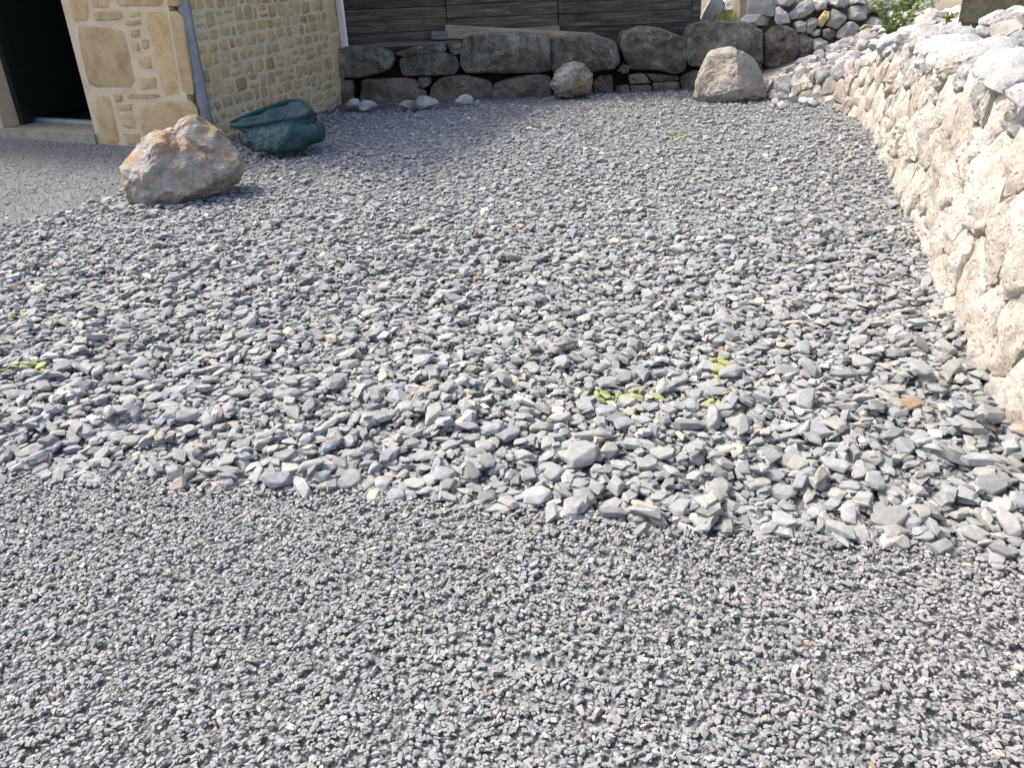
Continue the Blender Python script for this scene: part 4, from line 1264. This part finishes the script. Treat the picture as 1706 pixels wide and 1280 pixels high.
for a, b, w in (((972, 634), (1128, 650), 0.055), ((1200, 578), (1216, 622), 0.06), ((1182, 664), (1228, 640), 0.05), ((1190, 655), (1228, 660), 0.035), ((-5, 520), (52, 510), 0.05), ((-5, 598), (75, 600), 0.045), ((1120, 212), (1130, 220), 0.1)):
    sel_ = strip(a, b, w)
    for q in np.where(sel_)[0]: pwhere[q] = (a, b)
    painted |= sel_
painted &= ontop & ~tanm & (L < 0.095)
bev = [slate_mesh('slate_stone', 6000 + i, 0.022) for i in range(28)]
for me in bev: me.materials.append(M['slate1'])
bevp = [me.copy() for me in bev]
for me in bevp: me.materials.clear(); me.materials.append(M['paint'])
single = np.zeros(len(cand), bool)
rank = np.argsort(-show)
grey = [i for i in rank if not tanm[i] and not painted[i] and show[i] > 0][:285]
tans = [i for i in rank if tanm[i] and show[i] > 0][:60]
pnt = [i for i in np.where(painted)[0]]
def one(i, meshes, label, group, name='slate_stone'):
    o = link(name, meshes[var[i]])
    mt_ = Matrix([[rot[i][r][c] * L[i] for c in range(3)] + [float(pos[i][r])] for r in range(3)] + [[0, 0, 0, 1]])
    o.matrix_world = mt_
    c = cols[i]; o.color = (c[0], c[1], c[2], 1)
    single[i] = True
    tag(o, label, 'stone', group)
gv_ = np.array([cols[i].mean() for i in grey]); t1, t2 = np.quantile(gv_, (0.3, 0.7))
ext = [(np.ptp(d[0][:, 0]), np.ptp(d[0][:, 1])) for d in hd]
for i in grey:
    tone = 'dark grey' if cols[i].mean() < t1 else ('pale grey' if cols[i].mean() > t2 else 'mid grey')
    e_ = ext[var[i]]; shp = 'long narrow' if max(e_) / min(e_) > 1.55 else 'broad flat'
    plc = 'at the edge beside the fine chippings' if cand[i][1] < interp(FRONT, cand[i][0], 0) + 0.4 else 'lying loose within the coarse gravel'
    one(i, bev, '%s %s slate stone %s' % (shp, tone, plc), 'large grey slate stones of the coarse gravel')
for i in tans:
    if cols[i][1] > cols[i][0] * 0.6: one(i, bev, 'tan coloured stone lying among the grey slate gravel', 'tan stones among the grey slate', 'tan_stone')
    else: one(i, bev, 'rust brown stone lying among the grey slate gravel', 'rust brown stones among the grey slate', 'brown_stone')
for i in pnt:
    one(i, bevp, {972: 'yellow sprayed slate stone in the long painted line across the coarse gravel', 1200: 'yellow sprayed slate stone at the end of the short painted stroke', 1182: 'yellow sprayed slate stone where the two painted strokes meet', 1190: 'yellow sprayed slate stone where the two painted strokes meet', 1120: 'yellow sprayed slate stone in the tiny mark near the back boulders'}.get(pwhere[i][0][0], 'yellow sprayed slate stone in the small marks towards the path side'), 'stones sprayed with yellow marking paint', 'painted_stone')
rest = ok & ~single
hsm, hs = hull_set('slate_stone', 6300, 28, 0.0, True)
near = (cand[:, 1] < 4.6) & (L > 0.04)
vmix = np.where(near, var, var + len(hd))
o = merged('coarse_gravel', hd + hs, vmix[rest], rot[rest], pos[rest], np.repeat(L[rest][:, None], 3, 1), cols[rest], M['slate'])
tag(o, 'coarse bed of loose angular grey slate stones', 'gravel', None, 'stuff')
# --- fine chippings in front
XA, YA, XB, YB = -3.2, 0.5, 2.2, 3.1
n_ = 82000
xx = rs.uniform(-3.1, 2.1, n_); yy = rs.uniform(0.6, 3.0, n_)
keep = np.array([(b < interp(FRONT, a, 0) + 0.12) and a < interp(WALLXY, b, 1) + 0.05 for a, b in zip(xx, yy)])
cand = np.column_stack([xx, yy])[keep]
Lf = np.clip(rs.lognormal(math.log(0.0198), 0.28, len(cand)), 0.01, 0.043)
hm2, hd2 = hull_set('chipping', 6500, 24, 0.0, True)
var2 = rs.randint(0, len(hm2), len(cand))
thk2 = np.array([np.ptp(d[0][:, 2]) for d in hd2])[var2] * Lf
dep2, HM2 = deposit(cand, list(zip(Lf, thk2)), XA, YA, XB, YB, 0.005, lambda x, y: -0.001 + 0.006 * noise.noise((x * 1.5, y * 1.5, 0)), 6)
rot2 = matrices(cand, dep2, Lf, rs.uniform(0, 6.28, len(cand)), 0.09, rs)
ok2 = dep2[:, 0] > -5
o = merged('fine_gravel', hd2, var2[ok2], rot2[ok2], np.column_stack([cand, dep2[:, 0]])[ok2], np.repeat(Lf[ok2][:, None], 3, 1), slate_cols(len(cand), rs, 0.02)[ok2] * np.array([0.98, 0.97, 0.99]), M['slate'])
tag(o, 'fine grey slate chippings in front of the coarse stones', 'gravel', None, 'stuff')
# --- thin scatter of chips on the path by the building
n_ = 26000
xx = rs.uniform(-6.5, -2.6, n_); yy = rs.uniform(4.2, 9.6, n_)
keep = np.array([(not in_bed(a, b)) and (Vector((a, b, 0)) - CORNER).dot(NL) > 0.03 for a, b in zip(xx, yy)])
cand = np.column_stack([xx, yy])[keep]
Lp = np.clip(rs.lognormal(math.log(0.017), 0.35, len(cand)), 0.008, 0.05)
var3 = rs.randint(0, len(hm2), len(cand))
dep3 = np.column_stack([-0.008 + Lp * 0.12, np.zeros(len(cand)), np.zeros(len(cand))])
rot3 = matrices(cand, dep3, Lp, rs.uniform(0, 6.28, len(cand)), 0.2, rs)
o = merged('path_chippings', hd2, var3, rot3, np.column_stack([cand, dep3[:, 0]]), np.repeat(Lp[:, None], 3, 1), slate_cols(len(cand), rs, 0.02), M['slate'])
tag(o, 'fine grey chippings scattered over the path by the doorway', 'gravel', None, 'stuff')
print('single', single.sum(), 'grey', len(grey), 'tan', len(tans), 'paint', len(pnt), 'rubble', cnt, 'bank', cnt2)
print('done', round(time.time() - T0, 1))
